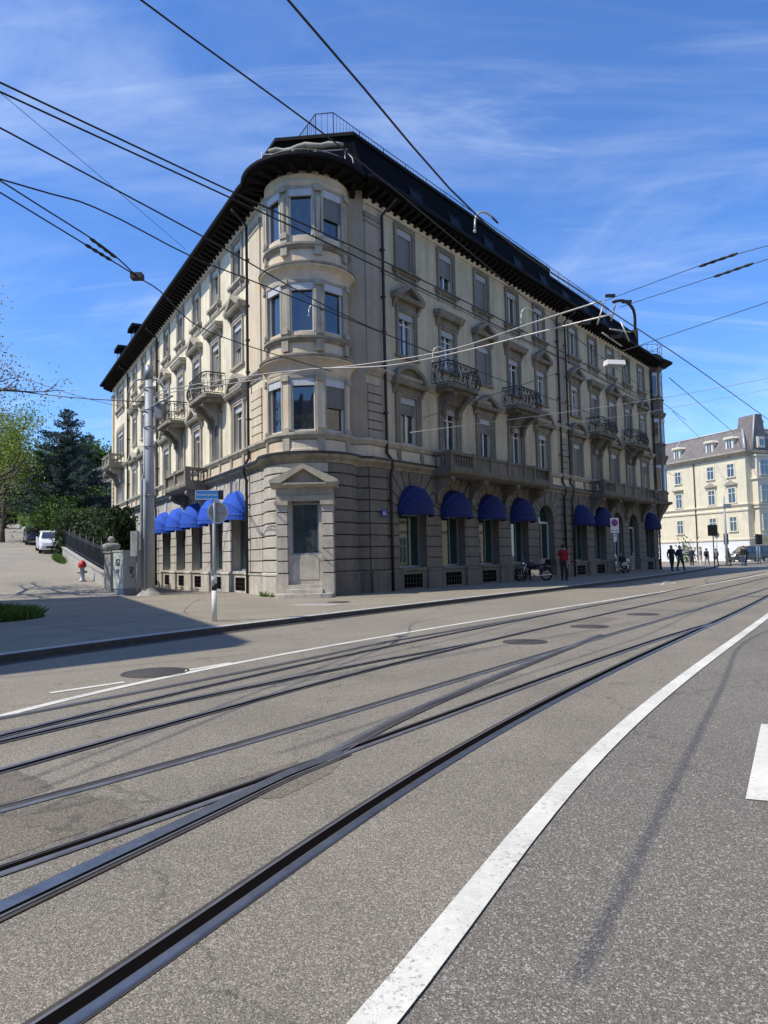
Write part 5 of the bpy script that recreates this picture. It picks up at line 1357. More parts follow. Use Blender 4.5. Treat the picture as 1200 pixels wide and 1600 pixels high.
g=MB().use('leaf_dark'); rng=random.Random(77)
def fb(r_):
    q=LWv(24.4+r_.gauss(0,.5),4.15+r_.gauss(0,.33)); return (q.x,q.y,q.z+abs(r_.gauss(1.1,.8)))
leaves(g,4200,fb,.10,.8,rng); tag(g.build('dark_shrub'),'dark leaning shrub at the end of the iron fence, hiding half the white car','shrub')
# ================================================================== STREET FURNITURE
# mast
px_,py_=-9.5,28.7
PM=empty('tram_mast',(px_,py_,.12),'tall grey steel mast with pipe conduits beside the utility cabinet','mast')
g=MB().use('galv'); g.tube([(px_,py_,.3),(px_,py_,5),(px_-.02,py_,9.45)],[.215,.19,.15],18); g.use('galvdark'); g.tube([(px_-.02,py_,8.9),(px_-.02,py_,9.5)],.17,18); g.build('pole',PM)
g=MB().use('concrete'); g.lathe([(.52,.1),(.45,.2),(.3,.3),(.22,.42)],px_,py_,14); g.build('footing',PM)
g=MB().use('galv'); g.tube([(px_-.28,py_-.08,.3),(px_-.28,py_-.08,4.7),(px_-.17,py_-.08,5.1),(px_-.17,py_-.08,6.9)],.06,8); g.tube([(px_-.12,py_-.24,.3),(px_-.12,py_-.24,4.8)],.045,8); g.build('conduit',PM)
for z in (4.1,6.1,6.9,7.6,8.5):
    g=MB().use('galvdark'); g.lathe([(.23,z),(.24,z+.01),(.24,z+.07),(.23,z+.08)],px_,py_,16); g.build('clamp_band',PM)
g=MB().use('cabinet'); g.box(px_-.62,px_-.36,py_-.42,py_-.1,1.7,2.7); g.use('galv'); g.tube([(px_-.42,py_-.2,.3),(px_-.42,py_-.2,1.7)],.035,6); g.build('meter_box',PM)
g=MB().use('galvdark'); 
for k in(-1,1): g.tube([(px_,py_,9.0),(px_+k*.5,py_-.2,8.85),(px_+k*.75,py_-.25,8.4),(px_+k*.8,py_-.3,7.9)],.035,6)
g.tube([(px_,py_,7.7),(px_+.5,py_-.3,7.9),(px_+1.1,py_-.5,8.1)],.05,6); g.box(px_+.25,px_+.55,py_-.2,py_+.05,7.3,7.9); g.build('bracket',PM)
# cabinet
cm=Matrix(((.66,-.75,0,-10.62),(.75,.66,0,28.85),(0,0,1,.12),(0,0,0,1)))
CB=empty('utility_cabinet',(-10.6,28.9,.12),'grey-green utility cabinet with scrawled graffiti beside the mast','cabinet')
g=MB().use('galvdark'); g.box(.03,1.15,.03,.77,-.05,.28); g.build('base',CB,cm)
g=MB().use('cabinet'); g.box(0,1.18,0,.8,.28,1.78); g.box(-.03,1.21,-.03,.83,1.78,1.84); g.box(.58,.6,-.012,0,.32,1.74); g.build('body',CB,cm)
g=MB().use('black')
rng=random.Random(4)
def scrawl(cx,cz,w,h,n,r_,face='f'):
    pts=[]
    for i in range(n): pts.append((cx+w*sin(i*1.9+.5)*rng.uniform(.4,1),-.018,cz+h*cos(i*1.3)*rng.uniform(.3,1)))
    pts=smoothpts(pts,5)
    if face=='l': pts=[(-.018,.4+(p[0]-cx),p[2]) for p in pts]
    g.tube(pts,r_,4)
scrawl(.35,1.05,.14,.22,8,.011); scrawl(.42,.8,.08,.12,5,.008); scrawl(0,1.35,.2,.2,9,.014,'l'); scrawl(0,1.0,.16,.14,8,.012,'l'); g.build('graffiti',CB,cm)
g=MB().use('white'); g.box(.78,.92,-.016,-.004,1.35,1.55); g.build('sticker',CB,cm)
# hydrant
hp=LWv(9.3,5.0); HY=empty('fire_hydrant',tuple(hp),'fire hydrant with red top and dark grey body by the garden wall','hydrant')
g=MB().use('galvdark'); g.lathe([(.19,0),(.19,.05),(.11,.09),(.1,.62),(.15,.66)],hp.x,hp.y,14); g.tube([(hp.x-.2,hp.y-.1,hp.z*0+.45),(hp.x+.2,hp.y+.1,.45)],.06,8); o=g.build('body',HY); o.location.z=hp.z; 
g=MB().use('red'); g.lathe([(.16,.66),(.19,.7),(.18,.84),(.12,.95),(.05,1.0),(.001,1.0)],hp.x,hp.y,14); o=g.build('cap',HY); o.location.z=hp.z
# street name post
sx,sy=-3.68,15.33
SP=empty('street_sign_post',(sx,sy,.12),'banded post with blue street name plate and round sign seen from behind','sign post')
g=MB().use('galv'); g.tube([(sx,sy,.1),(sx,sy,2.95)],.034,12); 
for z0,z1,m_ in ((.12,.78,'white'),(.78,.93,'black'),(.93,1.15,'white')): g.use(m_); g.tube([(sx,sy,z0),(sx,sy,z1)],.056,14)
g.use('galvdark'); g.box(sx-.06,sx+.04,sy-.07,sy+.05,1.12,1.24); g.build('post',SP)
mS=T(sx-.1,sy,2.84)@RZ(R(8))
g=MB().use('blue'); g.box(-.28,.2,-.06,.06,-.1,.1); g.use('black'); g.box(.203,.30,-.058,.058,-.098,.098); g.use('white'); g.box(-.285,.203,-.062,-.056,.088,.1); g.box(-.285,.203,-.062,-.056,-.1,-.088); g.box(-.287,-.275,-.062,-.056,-.1,.1)
np_=g.build('name_plate',SP,mS)
text('Weinbergstrasse',.066,mS@T(-.04,-.062,0)@FL,np_,'white','street_name_lettering',.001)
mD=T(sx+.07,sy+.05,2.46)@RZ(R(38))
g=MB().use('galv'); g.prism([(.235*cos(2*PI*k/28),.235*sin(2*PI*k/28)) for k in range(28)],-.004,.004); g.use('white'); 
for k in range(28):
    a0_,a1_=2*PI*k/28,2*PI*(k+1)/28; g.quad(*[(r_*cos(a),-.006,r_*sin(a)) for r_,a in((.235,a0_),(.235,a1_),(.215,a1_),(.215,a0_))])
g.use('galvdark'); g.box(-.2,.2,-.02,-.006,-.02,.01); g.box(-.02,.02,-.02,-.007,-.2,.2); g.build('round_sign',SP,mD)
# no stopping sign
sx,sy=13.03,40.26
NS=empty('no_stopping_sign',(sx,sy,.12),'no stopping sign with arrow plate on a banded post before the shop fronts','sign post')
g=MB().use('galv'); g.tube([(sx,sy,.1),(sx,sy,3.5)],.03,10)
for z0,z1,m_ in ((.7,.95,'white'),(.95,1.1,'black'),(1.1,1.35,'white')): g.use(m_); g.tube([(sx,sy,z0),(sx,sy,z1)],.05,12)
g.build('post',NS)
mS=T(sx,sy,0)@RZ(R(14))
g=MB().use('white'); g.box(-.26,.26,-.05,-.035,2.55,3.4); pl=g.build('sign_plate',NS,mS)
g=MB().use('sign_red'); g.prism([(.21*cos(2*PI*k/24),3.13+.21*sin(2*PI*k/24)) for k in range(24)],-.056,-.05); g.use('sign_blue2'); g.prism([(.165*cos(2*PI*k/24),3.13+.165*sin(2*PI*k/24)) for k in range(24)],-.06,-.056); g.use('sign_red')
for s in(-1,1): g.prism([(-.13*s-.02,3.0),(-.13*s+.02,3.0),(.13*s+.02,3.26),(.13*s-.02,3.26)],-.064,-.06)
g.build('no_stopping_symbol',pl,mS)
g=MB().use('black'); g.prism([(-.2,2.68),(-.12,2.73),(-.12,2.69),(.12,2.69),(.12,2.73),(.2,2.68),(.12,2.63),(.12,2.67),(-.12,2.67),(-.12,2.63)],-.056,-.05); g.build('arrow_symbol',pl,mS)
g=MB().use('white'); g.box(-.09,.09,-.05,-.035,2.05,2.5); sp_=g.build('small_plate',NS,mS)
text('P',.2,mS@T(0,-.052,2.36)@FL,sp_,'black','letter_mark'); 
# traffic lights and signs on the far crossing
def tlight(x,y,label,h=3.3,arm=False):
    rt=empty('traffic_light',(x,y,0),label,'traffic light','traffic lights at the crossing')
    g=MB().use('galv'); g.tube([(x,y,0),(x,y,h)],.06,8); g.build('pole',rt)
    g=MB().use('black'); g.box(x-.17,x+.17,y-.28,y-.06,h-1.0,h); 
    for k in range(3): g.prism([(x+.09*cos(2*PI*q/10),h-.2-.3*k+.09*sin(2*PI*q/10)) for q in range(10)],y-.33,y-.28)
    g.build('signal_head',rt)
tlight(31.6,66,'traffic light on the near side, beside the blue-white mast',3.0); tlight(36.6,70,'traffic light above the dark group of pedestrians',3.0); tlight(37.9,72,'traffic light next to the parked van front',3.0); tlight(43.4,80,'traffic light with white sign at the right picture edge',3.4)
x,y=31.2,65.
rt=empty('signal_mast',(x,y,0),'slim blue-white mast rising behind the far pedestrians','mast'); g=MB().use('galv'); g.tube([(x,y,0),(x,y,6.4)],[.12,.08],10); g.build('pole',rt); g=MB().use('galvdark'); g.box(x-.1,x+.6,y-.1,y,5.3,5.7); g.build('panel',rt)
x,y=26.8,58.
rt=empty('direction_sign',(x,y,0),'dark green direction board seen from behind on a green post','sign'); g=MB().use('galvdark'); g.tube([(x,y,0),(x,y,3.5)],.05,8); g.build('post',rt); g=MB().use('black'); g.box(x-.42,x+.35,y-.05,y,2.65,3.55); g.build('board',rt)
x,y=35.,75.
rt=empty('round_road_sign',(x,y,0),'small round sign seen from behind before the yellow house','sign'); g=MB().use('galvdark'); g.tube([(x,y,0),(x,y,3.2)],.04,8); g.build('post',rt); g=MB().use('galvdark'); g.prism([(x+.3*cos(2*PI*k/20),3.1+.3*sin(2*PI*k/20)) for k in range(20)],y-.08,y-.05); g.build('disc',rt)
# ================================================================== WIRES
def cable(pts,r_,label,m='cable',name='overhead_cable',grp=None,sag=.0):
    P_=smoothpts([Vector(p) for p in pts],4) if len(pts)>2 else [tuple(Vector(pts[0]).lerp(Vector(pts[1]),k/8)-Vector((0,0,sag*sin(PI*k/8)))) for k in range(9)]
    g=MB().use(m); g.tube(P_,r_,6); o=g.build(name); return tag(o,label,'cable',grp)
def ext(a,b,k): a=Vector(a);b=Vector(b); return tuple(a+(a-b).normalized()*k)
def line(pts,*a,e0=6,e1=0,**k):
    P_=[tuple(p) for p in pts]
    if e0: P_=[ext(P_[0],P_[1],e0)]+P_
    if e1: P_=P_+[ext(P_[-1],P_[-2],e1)]
    return cable(P_,*a,**k)
W1=[(-2.56,7.46,7.6),(-2.14,7.99,7.56),(-.95,9.55,7.5),(.12,11.25,7.55),(1.9,14.2,7.6),(5.2,19.6,7.7),(16,37,8.3)]
W2=[(-.68,5.58,5.98),(1.39,8.99,5.72),(3.95,12.21,5.7),(7.2,16.2,5.7),(14,25,5.8)]
line(W1,.012,'thick black cable running from the top edge across the bay window roof')
line(W2,.011,'black tram wire from the top centre down to the clamp above the roofline')
line([(-4.2,7.62,6.8),(-1.99,9.78,6.6),(.31,11.98,6.4),(4.22,16.71,6.3),(8.5,22.5,6.3)],.013,'upper wire of the double line crossing the top of the round bay')
line([(-4.24,7.71,6.75),(-2.01,9.88,6.55),(.32,12.2,6.33),(4.51,17.27,6.2),(8.8,23,6.2)],.013,'lower wire of the double line crossing the top of the round bay')
line([(-4.64,8.45,6.8),(-2.8,11.09,6.6),(-.46,15.06,6.5),(3.64,20.27,6.4),(9,27,6.4)],.013,'single wire crossing the eaves below the double line')
line([(-5.27,9.61,6.8),(-4.2,10.28,6.7),(-3.2,11.79,6.6),(-2.11,13.26,6.6),(1.6,18.2,6.6)],.013,'sagging wire ending above the side facade windows')
line([(-4.53,8.26,6.02),(-3.96,9.93,5.95),(-3.8,10.92,5.9),(-3.64,11.54,5.9),(-3.33,13.74,5.9),(-1.2,17.0,5.95)],.011,'tram wire with insulator joining the fork left of the building')
line([(-4.64,8.45,5.98),(-4.07,10.08,5.92),(-3.8,10.92,5.9)],.011,'second wire of the fork left of the building')
line([(-6.03,10.96,9.),(-5.46,13.36,9.),(-4.69,16.85,9.)],.005,'thin steep wire high at the left edge')
line([(-14.51,26.63,9.),(-11.75,30.94,9.),(-9.6,28.75,8.45)],.02,'dark wire from the left edge to the mast') if False else None
cable([(-19.5,31.0,9.9),(-9.6,28.7,8.0)],.02,'dark wire from the left edge to the mast',sag=.25)
cable([(-18.5,33.5,11.),(-9.6,28.7,7.55)],.012,'thin wire from the left tree to the mast',sag=.2)
tA=[(-8.6,28.2,8.05),(-7.67,24.3,7.35),(-3.53,20.86,6.95),(-1.4,19.07,6.6),(.08,17.84,6.4),(1.72,16.19,6.2),(3.15,14.49,6.2),(4.24,13.27,6.2)]
tB=[(-8.6,28.2,7.95),(-7.76,24.56,7.3),(-3.61,21.3,6.92),(-2.02,19.15,6.6),(.08,17.54,6.2),(1.61,15.91,6.0),(3.16,14.59,6.),(4.53,13.43,6.)]
cable(tA,.017,'upper pale span wire from the mast across the facade','copper'); cable(tB,.017,'lower pale span wire from the mast across the facade','copper')
line([(4.3,13.28,6.2),(5.34,11.15,6.03),(5.89,10.54,6.)],.006,'upper thin wire with insulator at the right edge',e0=0,e1=5)
line([(4.71,13.65,6.2),(5.78,11.64,6.03),(6.2,11.02,6.)],.006,'lower thin wire with insulator at the right edge',e0=0,e1=5)
cable([(12.2,16.5,8.2),(6.9,20.,7.15),(1.5,25.8,6.5)],.010,'thin wire holding the suspended lamp',sag=0)
cable([(26,36,11.3),(13.8,33.5,8.8),(1.0,25.4,5.9)],.012,'pale thin wire crossing the facade at first floor level','copper')
cable([(21.4,52.0,14.3),(45,90,16.4)],.03,'dark wire running down toward the yellow house roof')
cable([(21.5,52.0,11.8),(41.5,92,16.2)],.02,'pair wire past the end oriel toward the far house')
cable([(9.0,28.,6.6),(12.4,35,6.3),(19,45,6.0)],.014,'long dark wire following the street facade to the far end')
cable([(7.9,22,6.),(9.2,31.,4.4),(11.0,32.5,6.6)],.008,'thin looped wire in front of the iron balconies') if False else None
cable([(28,34,10.8),(12,33,7.9),(4.5,30.4,6.9)],.008,'thin pale wire before the second floor windows','copper')
# insulators and fittings
def insulator(a,b,label,r_=.028,n=4):
    a=Vector(a);b=Vector(b); g=MB().use('black')
    pp=[];rr=[]
    for k in range(n*4+1):
        pp.append(a.lerp(b,k/(n*4))); rr.append(r_*(1 if k%4==2 else .55 if k%4==0 else .8))
    g.tube(pp,rr,8)
    g.use('copper'); g.tube([a.lerp(b,.36),a.lerp(b,.46)],r_*.75,6)
    tag(g.build('wire_insulator'),label,'insulator','insulators in the tram wires')
V=lambda p:Vector(p)
insulator(V((-4.53,8.26,6.02)).lerp(V((-3.96,9.93,5.95)),.86),V((-3.96,9.93,5.95)).lerp(V((-3.8,10.92,5.9)),.35),'black insulator on the upper fork wire at left')
insulator(V((-4.64,8.45,5.98)).lerp(V((-4.07,10.08,5.92)),.84),V((-4.07,10.08,5.92)).lerp(V((-3.8,10.92,5.9)),.3),'black insulator on the lower fork wire at left')
insulator((5.25,11.35,6.04),(5.6,10.8,6.01),'insulator on the upper thin wire at right'); insulator((5.7,11.8,6.04),(6.05,11.2,6.01),'insulator on the lower thin wire at right')
g=MB().use('black'); g.box(-3.9,-3.72,10.86,11.0,5.86,5.95); tag(g.build('wire_clamp'),'small black clamp where the two fork wires meet','clamp')
def arcfit(c,label,s=1.,fl=1):
    g=MB().use('copper'); x,y,z=c
    g.tube(smoothpts([Vector((x,y,z)),Vector((x+.06*s*fl,y,z+.1*s)),Vector((x+.18*s*fl,y+.02,z+.13*s)),Vector((x+.32*s*fl,y+.05,z+.06*s))],3),.014,6)
    g.tube([(x,y,z),(x-.01,y,z-.22*s)],.013,6); g.use('black'); g.tube([(x+.3*s*fl,y+.05,z+.07*s),(x+.42*s*fl,y+.1,z-.02*s)],.014,6); g.use('copper'); g.sphere((x-.01,y,z-.22*s),.022,8,6)
    tag(g.build('span_wire_fitting'),label,'wire fitting','curved fittings on the span wires')
arcfit((1.28,9.05,5.80),'curved arm hanging beside the clamp above the roofline',.75)
arcfit((1.25,16.7,6.28),'first curved arm on the span wire, above the iron balcony',1.0)
arcfit((3.0,14.75,6.5),'second curved arm on the span wire, by the top floor window',.9)
arcfit((-1.55,15.3,6.9),'small curved arm before the round bay window',.7)
g=MB().use('black'); g.tube(smoothpts([V((4.5,13.4,6.22)),V((4.75,13.5,6.27)),V((5.0,13.7,6.15)),V((5.05,13.8,5.8))],4),.03,8)
g.use('copper')
for a,b in (((4.3,13.3,6.2),(4.15,13.3,5.75)),((4.55,13.4,6.2),(4.45,13.4,5.85)),((4.45,13.5,5.72),(4.95,13.8,5.75)),((4.3,13.5,5.65),(4.8,13.9,5.5)),((4.7,13.6,5.9),(4.85,13.6,5.5))): g.tube([a,b],.016,6)
g.use('black')
for c in((4.42,13.3,6.3),(4.8,13.5,6.25),(3.9,13.2,5.75),(4.6,13.6,5.6)): g.box(c[0]-.09,c[0]+.09,c[1]-.03,c[1]+.03,c[2]-.02,c[2]+.03)
tag(g.build('wire_junction'),'cluster of arms and clamps where the span wires cross the tram wire','fitting')
# suspended lamp
lm=T(6.55,19.5,6.62)@RZ(R(12)); LMP=empty('suspended_lamp',(6.55,19.5,6.6),'long white lamp hanging from a wire above the street','lamp')
g=MB().use('white'); g.prismx([(-.12,0),(-.08,.13),(.12,.13),(.16,0)],-.3,.24); g.use('galv'); g.box(-.3,.24,-.118,.158,-.02,-.001); g.build('housing',LMP,lm)
g=MB().use('black'); g.box(.243,.33,-.09,.13,-.01,.14); g.tube([(.1,0,.13),(.15,0,.3)],.012,5); g.tube([(-.15,0,.13),(.15,0,.3)],.008,5); g.build('hanger',LMP,lm)
# ================================================================== VEHICLES
def wheel(parent,x,y,z,r_,w,rim='chrome',axis='y',name='wheel'):
    g=MB().use('rubber'); prof=[(r_*.62,-w/2),(r_*.9,-w/2),(r_,-w*.32),(r_,w*.32),(r_*.9,w/2),(r_*.62,w/2)]
    n=24; vs=[];fs=[]
    for k in range(n):
        a=2*PI*k/n
        for rr,o in prof: vs.append((rr*cos(a),o,rr*sin(a)))
    m_=len(prof)
    for k in range(n):
        for j in range(m_-1): fs.append([k*m_+j,k*m_+j+1,((k+1)%n)*m_+j+1,((k+1)%n)*m_+j])
    g.sm=True; g.add(vs,fs); g.sm=False
    mt=parent.matrix_basis@T(x,y,z)
    o=g.build(name,parent,mt)
    g=MB().use(rim)
    for s in(-1,1):
        g.add([(r_*.6*cos(2*PI*k/20),s*w*.38,r_*.6*sin(2*PI*k/20)) for k in range(20)],[list(range(20))])
        for k in range(5):
            a=2*PI*k/5; g.box(0,0,0,0,0,0) if False else g.quad((0,s*w*.44,0),(r_*.6*cos(a-.2),s*w*.44,r_*.6*sin(a-.2)),(r_*.6*cos(a+.2),s*w*.44,r_*.6*sin(a+.2)))
    g.build('rim',o,mt)
    return o
def carbody(g,prof,w,crown=.08,taper=.12,n=7):
    """prof: list (x, z, wfactor) closed outline side view; lofted across width with tumblehome"""
    m_=len(prof); vs=[]
    ys=[-1,-.97,-.85,0,.85,.97,1]
    for y in ys:
        a=abs(y)
        for x,z,wf in prof:
            sc=1-.04*(a>.9)*(1)-.05*(a>.99)
            vs.append((x*sc,y*w/2*wf,z-(crown*(a**4) if z>.9 else 0)))
    fs=[]
    for i in range(len(ys)-1):
        for j in range(m_): k=(j+1)%m_; fs.append([i*m_+j,i*m_+k,(i+1)*m_+k,(i+1)*m_+j])
    fs.append(list(range(m_))); fs.append([(len(ys)-1)*m_+j for j in range(m_-1,-1,-1)])
    g.sm=False; g.add(vs,fs)
# van (front to -x)
VN=empty('parked_van',(42.9,84,0),'dark grey van parked in front of the yellow house at right','van',rz=R(6))
mv=VN.matrix_basis
g=MB().use('vancol'); pr=[(-2.4,.35,1),(-2.45,.75,1),(-2.3,1.0,1),(-1.55,1.2,.98),(-.75,1.9,.88),(-.4,1.98,.88),(2.2,1.98,.88),(2.4,1.85,.9),(2.45,1.1,1),(2.45,.4,1),(1.95,.35,1),(1.85,.6,1),(1.55,.72,1),(1.25,.6,1),(1.15,.35,1),(-1.15,.3,1),(-1.25,.6,1),(-1.55,.72,1),(-1.85,.6,1),(-1.95,.35,1)]
carbody(g,pr,1.9,.05); g.build('body',VN,mv)
for nm,P_ in (('side_window',[(-1.15,1.25),(-.72,1.75),(-.2,1.78),(-.2,1.25)]),('side_window',[(-.1,1.25),(-.1,1.78),(1.0,1.78),(1.0,1.25)]),('side_window',[(1.1,1.25),(1.1,1.78),(2.1,1.76),(2.2,1.25)])):
    g=MB().use('pane')
    for s in(-1,1): g.quad(*[(x,s*(.965-.1*(z-1.2)),z) for x,z in P_])
    g.build(nm,VN,mv)
g=MB().use('pane'); g.quad((-1.58,-.75,1.23),(-1.58,.75,1.23),(-.82,.7,1.86),(-.82,-.7,1.86)); g.build('windscreen',VN,mv)
for s in(-1,1):
    for x in(-1.55,1.55): wheel(VN,x,s*.86,.33,.33,.22)
    g=MB().use('white'); g.box(-2.46,-2.3,s*.6-.15,s*.6+.15,.7,.9); g.build('headlight',VN,mv)
# cars on the hill
def hatch(t,w_,col,label,grp):
    q=LWv(t,w_); rz=math.atan2(-dL.y,-dL.x)
    CR_=empty('parked_car',tuple(q),label,'car',grp,rz=rz); CR_.matrix_world=T(*q)@RZ(rz)@Matrix.Rotation(R(5),4,'Y'); m_=CR_.matrix_basis
    g=MB().use(col); pr=[(2.0,.3,1),(2.08,.55,.96),(2.0,.75,.97),(1.2,.98,.98),(.95,1.0,.98),(.35,1.42,.8),(-.2,1.5,.78),(-1.2,1.46,.78),(-1.75,1.1,.9),(-1.95,.95,.96),(-2.0,.45,.97),(-1.9,.3,1),(-1.7,.3,1),(-1.6,.55,1),(-1.3,.65,1),(-1.0,.55,1),(-.9,.28,1),(.9,.28,1),(1.0,.55,1),(1.3,.65,1),(1.6,.55,1),(1.7,.3,1)]
    carbody(g,pr,1.78,.03); g.build('body',CR_,m_)
    g=MB().use('pane'); g.quad((1.0,-.72,1.02),(1.0,.72,1.02),(.4,.6,1.41),(.4,-.6,1.41)); g.build('windscreen',CR_,m_)
    for s in(-1,1):
        g=MB().use('pane'); g.quad((.85,s*.86,1.0),(.3,s*.735,1.38),(-1.2,s*.71,1.4),(-1.5,s*.83,1.05)); g.build('side_window',CR_,m_)
        for x in(-1.3,1.3): wheel(CR_,x,s*.8,.3,.3,.2)
        g=MB().use('chrome'); g.quad((2.06,s*.45,.62),(2.0,s*.8,.62),(1.88,s*.84,.8),(1.97,s*.45,.76)); g.build('headlight',CR_,m_)
    g=MB().use('black'); g.quad((2.1,-.5,.4),(2.1,.5,.4),(2.07,.45,.56),(2.07,-.45,.56)); g.build('grille',CR_,m_)
    return CR_
hatch(28.,4.75,'whitecar','white hatchback parked facing downhill beside the dark hedge','cars parked on the side street')
hatch(36.5,5.1,'darkcar','dark car parked behind the white hatchback','cars parked on the side street')
hatch(66,14,'whitecar','white car far up the side street at the left edge','cars parked on the side street')
# motorcycle
def motorcycle(loc,rz,label,col='black',sc=1.,cat='motorcycle',name='parked_motorcycle',screen=True):
    rt=empty(name,loc,label,cat,rz=rz); m_=rt.matrix_basis; rt.matrix_basis
    for x in(-.7,.72):
        g=MB().use('rubber'); pts=[(x+.29*cos(2*PI*k/20),0,.31+.29*sin(2*PI*k/20)) for k in range(21)]; g.tube(pts,.055,8,False); wh=g.build('wheel',rt,m_)
        g=MB().use('chrome')
        for k in range(8): a=2*PI*k/8; g.tube([(x,0,.31),(x+.25*cos(a),0,.31+.25*sin(a))],.008,4,False)
        g.lathe([(.05,-.06),(.05,.06)],0,0,8); g.v[-16:]=[(x+vx,vz,.31+vy) for vx,vy,vz in g.v[-16:]]
        g.build('spokes',wh,m_)
    g=MB().use('chrome'); g.tube([(.72,.09,.31),(.48,.09,.85)],.025,6); g.tube([(.72,-.09,.31),(.48,-.09,.85)],.025,6); g.build('fork',rt,m_)
    g=MB().use('chrome'); g.box(-.2,.25,-.13,.13,.28,.55); g.tube([(.2,.12,.4),(.0,.17,.25),(-.85,.19,.3)],[.03,.04,.06],8); g.build('engine',rt,m_)
    g=MB().use(col); g.sphere((.18,0,.78),.2,12,8,(1.35,.75,.75)); g.box(-.3,-.05,-.09,.09,.5,.72); g.tube([(.4,0,.7),(-.1,0,.55),(-.7,0,.5)],.045,6); g.build('tank',rt,m_)
    g=MB().use('rubber'); g.prism([(-.05,.72),(-.1,.8),(-.5,.82),(-.85,.92),(-.95,.88),(-.6,.72)],-.13,.13); g.build('seat',rt,m_)
    g=MB().use(col); pts=[(-.7+.36*cos(R(a)),0,.31+.36*sin(R(a))) for a in range(30,170,20)]; g.tube(pts,.06,6); g.build('mudguard',rt,m_)
    g=MB().use('chrome'); g.tube([(.3,-.38,1.02),(.44,-.15,.98),(.48,0,.92),(.44,.15,.98),(.3,.38,1.02)],.018,6); g.build('handlebar',rt,m_)
    for s in(-1,1): g=MB().use('chrome'); g.tube([(.38,s*.3,1.0),(.4,s*.36,1.2)],.008,4); g.sphere((.4,s*.38,1.22),.07,8,6,(.4,1,.7)); g.build('mirror',rt,m_)
    g=MB().use('chrome'); g.sphere((.62,0,.86),.1,10,8); g.build('headlamp',rt,m_)
    g=MB().use('black'); g.box(-1.15,-.8,-.22,.22,.75,1.05) ; g.build('top_case',rt,m_)
    return rt
motorcycle((7.35,35.25,.12),R(200),'black motorcycle with chrome parts parked against the shop front beside the man in red')
motorcycle((15.4,45.6,.12),R(60),'pale scooter parked by the wall behind the no stopping sign',col='white',cat='scooter',name='parked_scooter')
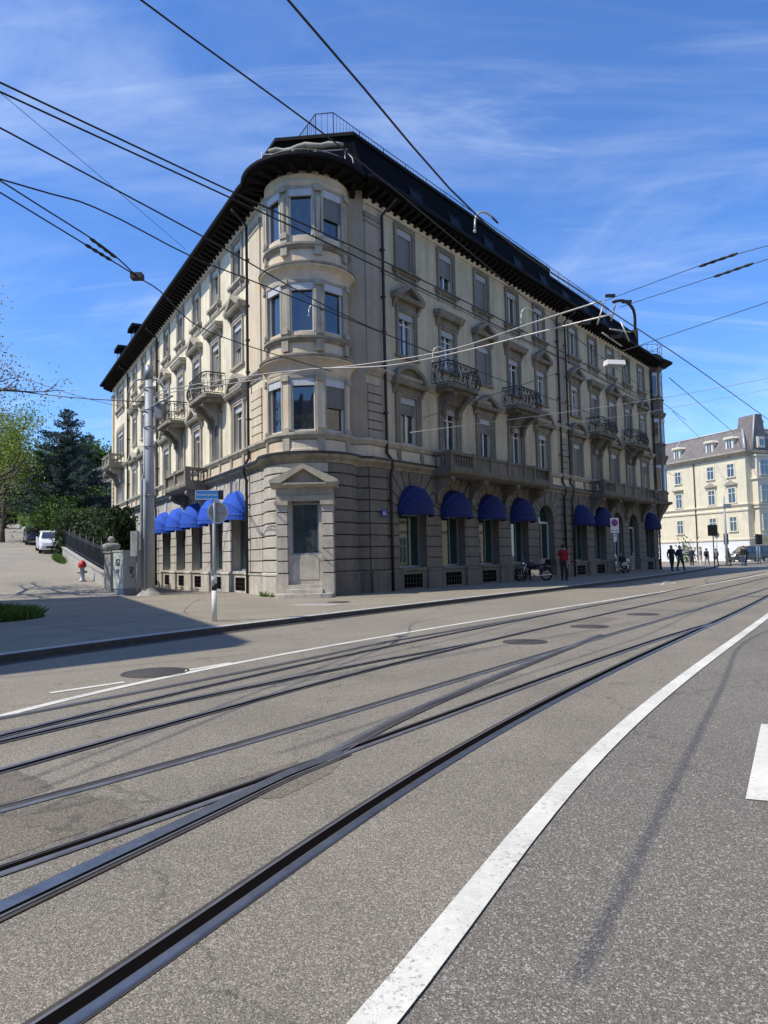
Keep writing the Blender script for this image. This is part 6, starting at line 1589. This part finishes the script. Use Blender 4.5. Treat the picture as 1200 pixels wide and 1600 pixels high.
# ================================================================== PEOPLE
def person(loc,rz,h,top,legs,label,pose='stand',hair='hair',seed=0,shoe='cloth_black',bag=False,fingers=False,sleeves=True):
    rng=random.Random(seed); k=h/1.75
    st={'stand':(.0,.0),'walk':(.22,-.2),'walk2':(-.18,.24)}[pose]
    J=[];E_=[];Rr=[]
    def J_(x,y,z,r_,p=None):
        J.append((x*k,y*k,z*k)); Rr.append(r_*k)
        if p is not None: E_.append((p,len(J)-1))
        return len(J)-1
    pel=J_(0,0,.95,.14); w1=J_(0,0,1.1,.125,pel); ch=J_(0,.01,1.3,.15,w1); sh=J_(0,.01,1.42,.12,ch); nk=J_(0,-.0,1.51,.055,sh); hd=J_(0,-.02,1.6,.085,nk); ht=J_(0,-.015,1.69,.075,hd)
    for s,f in((-1,st[0]),(1,st[1])):
        hp_=J_(s*.09,0,.88,.095,pel); kn=J_(s*.1,-f*.55-.02,.5,.065,hp_); an=J_(s*.1,-f*1.0+(.05 if f<0 else 0),.1,.042,kn); he=J_(s*.1,-f*1.0-.02,.05,.045,an); to=J_(s*.115,-f-.17,.035,.035,he)
        so_=J_(s*.185,.01,1.41,.065,sh); el=J_(s*.24,f*.3+.03,1.14,.046,so_); bend=.12 if pose!='stand' else .06
        wr=J_(s*.25,f*.55-bend,.90,.03,el); pa=J_(s*.25,f*.6-bend-.02,.83,.033,wr)
        if fingers:
            for q in range(4): a=J_(s*.25+(q-1.5)*.017,f*.6-bend-.035,.775,.009,pa); J_(s*.25+(q-1.5)*.018,f*.6-bend-.03,.735-.006*abs(q-1.5),.008,a)
            J_(s*.22,f*.6-bend-.055,.80,.01,pa)
        else: J_(s*.248,f*.6-bend-.03,.765,.022,pa)
    me=bpy.data.meshes.new('person_body'); me.from_pydata(J,E_,[]); ob=bpy.data.objects.new('tmp',me); COL.objects.link(ob)
    sk=ob.modifiers.new('s','SKIN'); 
    for i,v in enumerate(me.skin_vertices[0].data): v.radius=(Rr[i]*(1.45 if i in(0,1,2,3) else 1.3),Rr[i]*(1.0 if i in(0,1,2,3) else 1.25)); v.use_root=(i==0)
    ss=ob.modifiers.new('u','SUBSURF'); ss.levels=1; ss.render_levels=1
    dg=bpy.context.evaluated_depsgraph_get(); m2=bpy.data.meshes.new_from_object(ob.evaluated_get(dg)); bpy.data.objects.remove(ob); m2.name='body'
    m2.materials.clear()
    for n in (top,legs,'skin',shoe): m2.materials.append(M[n])
    for p in m2.polygons:
        c=p.center/k; p.use_smooth=True
        if c.z<.09: i=3
        elif c.z>1.5: i=2
        elif abs(c.x)>.17 and c.z<(.9 if sleeves else 1.2): i=2
        elif c.z<.97 and abs(c.x)<.2: i=1
        else: i=0
        p.material_index=i
    rt=empty('person',loc,label,'person',rz=rz); m_=rt.matrix_basis
    o=bpy.data.objects.new('body',m2); COL.objects.link(o); o.matrix_world=m_; setparent(o,rt)
    g=MB().use(hair); g.sphere((0,.015*k,1.665*k),.105*k,14,8,(.92,1.05,.98)); 
    g.v=[(x,y,z) for x,y,z in g.v]
    # open the face
    keep=[]
    for i,f in enumerate(g.f):
        c=[sum(g.v[q][a] for q in f)/len(f) for a in range(3)]
        if not(c[1]<-.03*k and c[2]<1.69*k) and c[2]>1.58*k: keep.append(i)
    g.f=[g.f[i] for i in keep]; g.mi=[g.mi[i] for i in keep]; g.smooth=[True]*len(keep); g.build('hair',rt,m_)
    g=MB().use('skin'); g.sphere((0,-.118*k,1.61*k),.014*k,6,5,(1,1.3,1.5)); 
    for s in(-1,1): g.sphere((s*.088*k,-.01*k,1.61*k),.018*k,6,5,(.5,1,1.4))
    g.use('black')
    for s in(-1,1): g.sphere((s*.032*k,-.1*k,1.635*k),.011*k,6,5)
    g.use('red'); g.box(-.022*k,.022*k,-.112*k,-.1*k,1.567*k,1.575*k); g.build('face',rt,m_)
    if bag: g=MB().use('cloth_black'); g.sphere((0,.2*k,1.22*k),.2*k,10,8,(.85,.55,1.2)); g.build('backpack',rt,m_)
    return rt
person((8.75,34.9,.12),R(150),1.76,'cloth_red','jeans','man in a red shirt and dark trousers standing beside the motorcycle','stand',seed=1,fingers=True,sleeves=False)
person((19.55,48.6,.12),R(0),1.74,'cloth_black','jeans','left one of the two people in black on the pavement past the oriel','walk',seed=2)
person((20.25,48.9,.12),R(20),1.72,'cloth_navy','jeans','right one of the two people in dark clothes on the pavement past the oriel','walk2',seed=3,bag=True)
for i,(x,y,hh,tp_,lg,ps,lb,bg_) in enumerate(((28.2,65.5,1.8,'cloth_navy','jeans','stand','person in navy leaning by the blue-white mast at the crossing',False),(28.9,65.2,1.82,'cloth_grey','cloth_white','stand','tall person in grey with pale trousers beside the mast',False),(29.8,66,1.68,'cloth_black','cloth_grey','walk','person in a black top and grey trousers in the middle of the far group',True),(30.9,66.5,1.64,'cloth_grey','cloth_black','walk2','person with a light grey jacket right of the group middle',False),(31.9,66.2,1.66,'cloth_black','cloth_black','walk','person all in black striding, before the round sign',False),(32.8,65.2,1.84,'cloth_black','jeansblue','stand','big dark-clothed person below the traffic light',True),(33.6,66.4,1.7,'cloth_black','jeans','walk','person in black half hidden behind the big dark-clothed one',False),(38.6,77,1.7,'cloth_maroon','cloth_black','walk2','person in a maroon jacket passing the grey van',False))):
    person((x,y,.0),R(60*i),hh,tp_,lg,lb,ps,seed=10+i,bag=bg_)
struct(bpy.data.objects['ground'])
g=MB().use('asphalt_s'); g.prismz([(26,62),(46,82),(60,84),(60,110),(30,120),(18,75)],-.02,.1); struct(g.build('far_pavement'))
